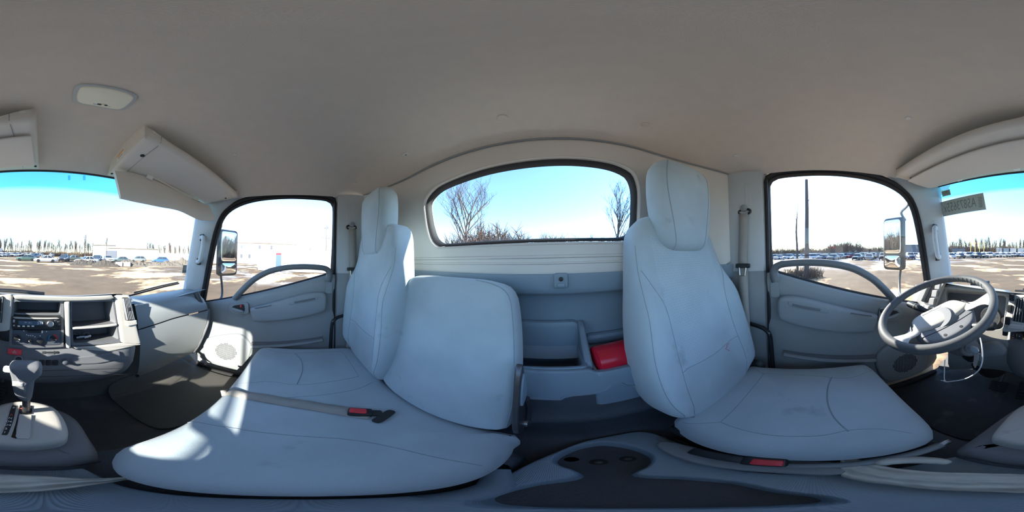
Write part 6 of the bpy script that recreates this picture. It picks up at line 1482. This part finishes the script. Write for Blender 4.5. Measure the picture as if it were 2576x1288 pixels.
for i in range(4):
    q_ = dirp(752 + i * 5.4, 45) + Vector((0, 0, 3.9)); u_ = Vector((q_.y, -q_.x, 0)).normalized(); n_ = Vector((-u_.y, u_.x, 0)); obj('panel', MB().box(q_, (.55, 1.6, .06), axes(u_, (n_ * .55 + Vector((0, 0, .83))).normalized(), u_.cross((n_ * .55 + Vector((0, 0, .83))).normalized()))), 'steel_dark', sp_, smooth=False)
obj('mast', MB().tube([dirp(760, 45.2), dirp(760, 45.2) + Vector((0, 0, 3.7))], .12, 6), 'steel_dark', sp_)
# white box trailer on the passenger side, with a tall printed panel
a, b_ = gp(646, 680.5), gp(838, 688.5); a.z = b_.z = GZ; u_ = (b_ - a); L = u_.length; u_ /= L; n_ = Vector((-u_.y, u_.x, 0)); n_ = n_ if n_.dot(a) > 0 else -n_; c = (a + b_) / 2 + n_ * 1.25
tr_ = thing('box_trailer', c, "long white box trailer parked outside the passenger's window", 'trailer'); R = axes(u_, n_, u_.cross(n_))
obj('box', MB().box(c + Vector((0, 0, 1.85)), (L, 2.5, 2.75), R), 'building_white', tr_, smooth=False, bevel=.04)
obj('skirt', MB().box(c + Vector((0, 0, .28)), (L * .98, 2.3, .4), R), 'building_white', tr_, smooth=False)
for f in (.12, .2, .85):
    for sd_ in (-1, 1): q_ = a + u_ * L * f + n_ * (1.25 + sd_ * .95) + Vector((0, 0, .45)); obj('wheel', MB().lathe([(.25, -.12), (.45, -.12), (.45, .12), (.25, .12)], q_, n_, 16), 'tyre', tr_)
bn = thing('printed_panel', a + u_ * L * .3, 'tall narrow blue-grey printed panel with red top on the white trailer', 'sign')
for z0, z1, mm, nm in ((.5, 2.55, 'display', 'panel_face'), (2.55, 2.85, 'red_plastic', 'panel_head')): q_ = on(701, 660, 'X', (a + u_ * L * .3).x); f = (q_ - a).dot(u_); obj(nm, MB().box(a + u_ * f - n_ * .03 + Vector((0, 0, (z0 + z1) / 2)), (.85, .05, z1 - z0), R), mm, bn, smooth=False)
# utility poles, lamp post
def pole(px, d, h, lab, arms=(), r=.12):
    p_ = dirp(px, d); t = thing('utility_pole', p_, lab, 'pole'); obj('shaft', MB().tube([p_, p_ + Vector((0, 0, h))], [r, r * .7], 8), 'bark', t); u_ = Vector((p_.y, -p_.x, 0)).normalized()
    for z, w in arms: obj('crossarm', MB().tube([p_ + u_ * -w + Vector((0, 0, z)), p_ + u_ * w + Vector((0, 0, z))], .07, 6), 'bark', t)
    return t, p_, u_
t, p_, u_ = pole(820, 44, 11.5, "tall lamp pole with floodlights near the rear edge of the passenger's window", ((7.8, .9), (10.6, .5)))
for z, w in ((7.9, .9), (7.9, -.9), (10.9, .4), (10.7, -.4)): obj('floodlight', MB().box(p_ + u_ * w + Vector((0, 0, z)), (.45, .35, .3)), 'steel_dark', t, smooth=False)
pole(268, 60, 8.5, 'thin pole in front of the pale warehouse'); pole(460, 72, 9, 'thin pole behind the white wall by the passenger pillar', ((8.2, .8),))
# distant trailers, railcar and yellow masts
building('dark_trailer', 2262, 2330, 62, 4.4, 3, "long dark freight car beyond the mirror on the driver's side", 'steel_dark', mwall='steel_dark', cat='trailer', eave=.1)
for i, (x0, x1, d, h, mw, lab) in enumerate(((2395, 2428, 88, 3.4, 'steel_dark', 'dark container behind the far car rows'), (2506, 2521, 96, 4.0, 'building_white', 'first white trailer in front of the far trees'), (2524, 2538, 96, 3.9, 'panel_grey', 'grey container between two white trailers'), (2541, 2556, 96, 3.9, 'building_white', 'second white trailer beside the grey container'), (2560, 2582, 94, 3.9, 'building_white', 'last white trailer at the end of the row'))):
    building('container', x0, x1, d, h, 3, lab, mw, mwall=mw, cat='container', eave=.1)
for i, px in enumerate((2442, 2453, 2464, 2475)):
    p_ = dirp(px, 86); t = thing('yellow_mast', p_, 'yellow lift mast raised above the far cars', 'mast', 'yellow masts'); obj('shaft', MB().tube([p_, p_ + Vector((0, 0, 6.2))], .16, 6), 'yellow_paint', t); obj('head', MB().box(p_ + Vector((0, 0, 6.3)), (.9, .6, .35)), 'yellow_paint', t, smooth=False)
building('barrier', 1950, 2260, 58, 1.9, .4, "long dark low wall behind the car rows on the driver's side", 'steel_dark', mwall='steel_dark', cat='barrier', eave=.05)
dm = mound(2112, 2192, 60, 2.3, "snowy brush pile behind the far cars outside the driver's window", 'rubble', 9, 5)
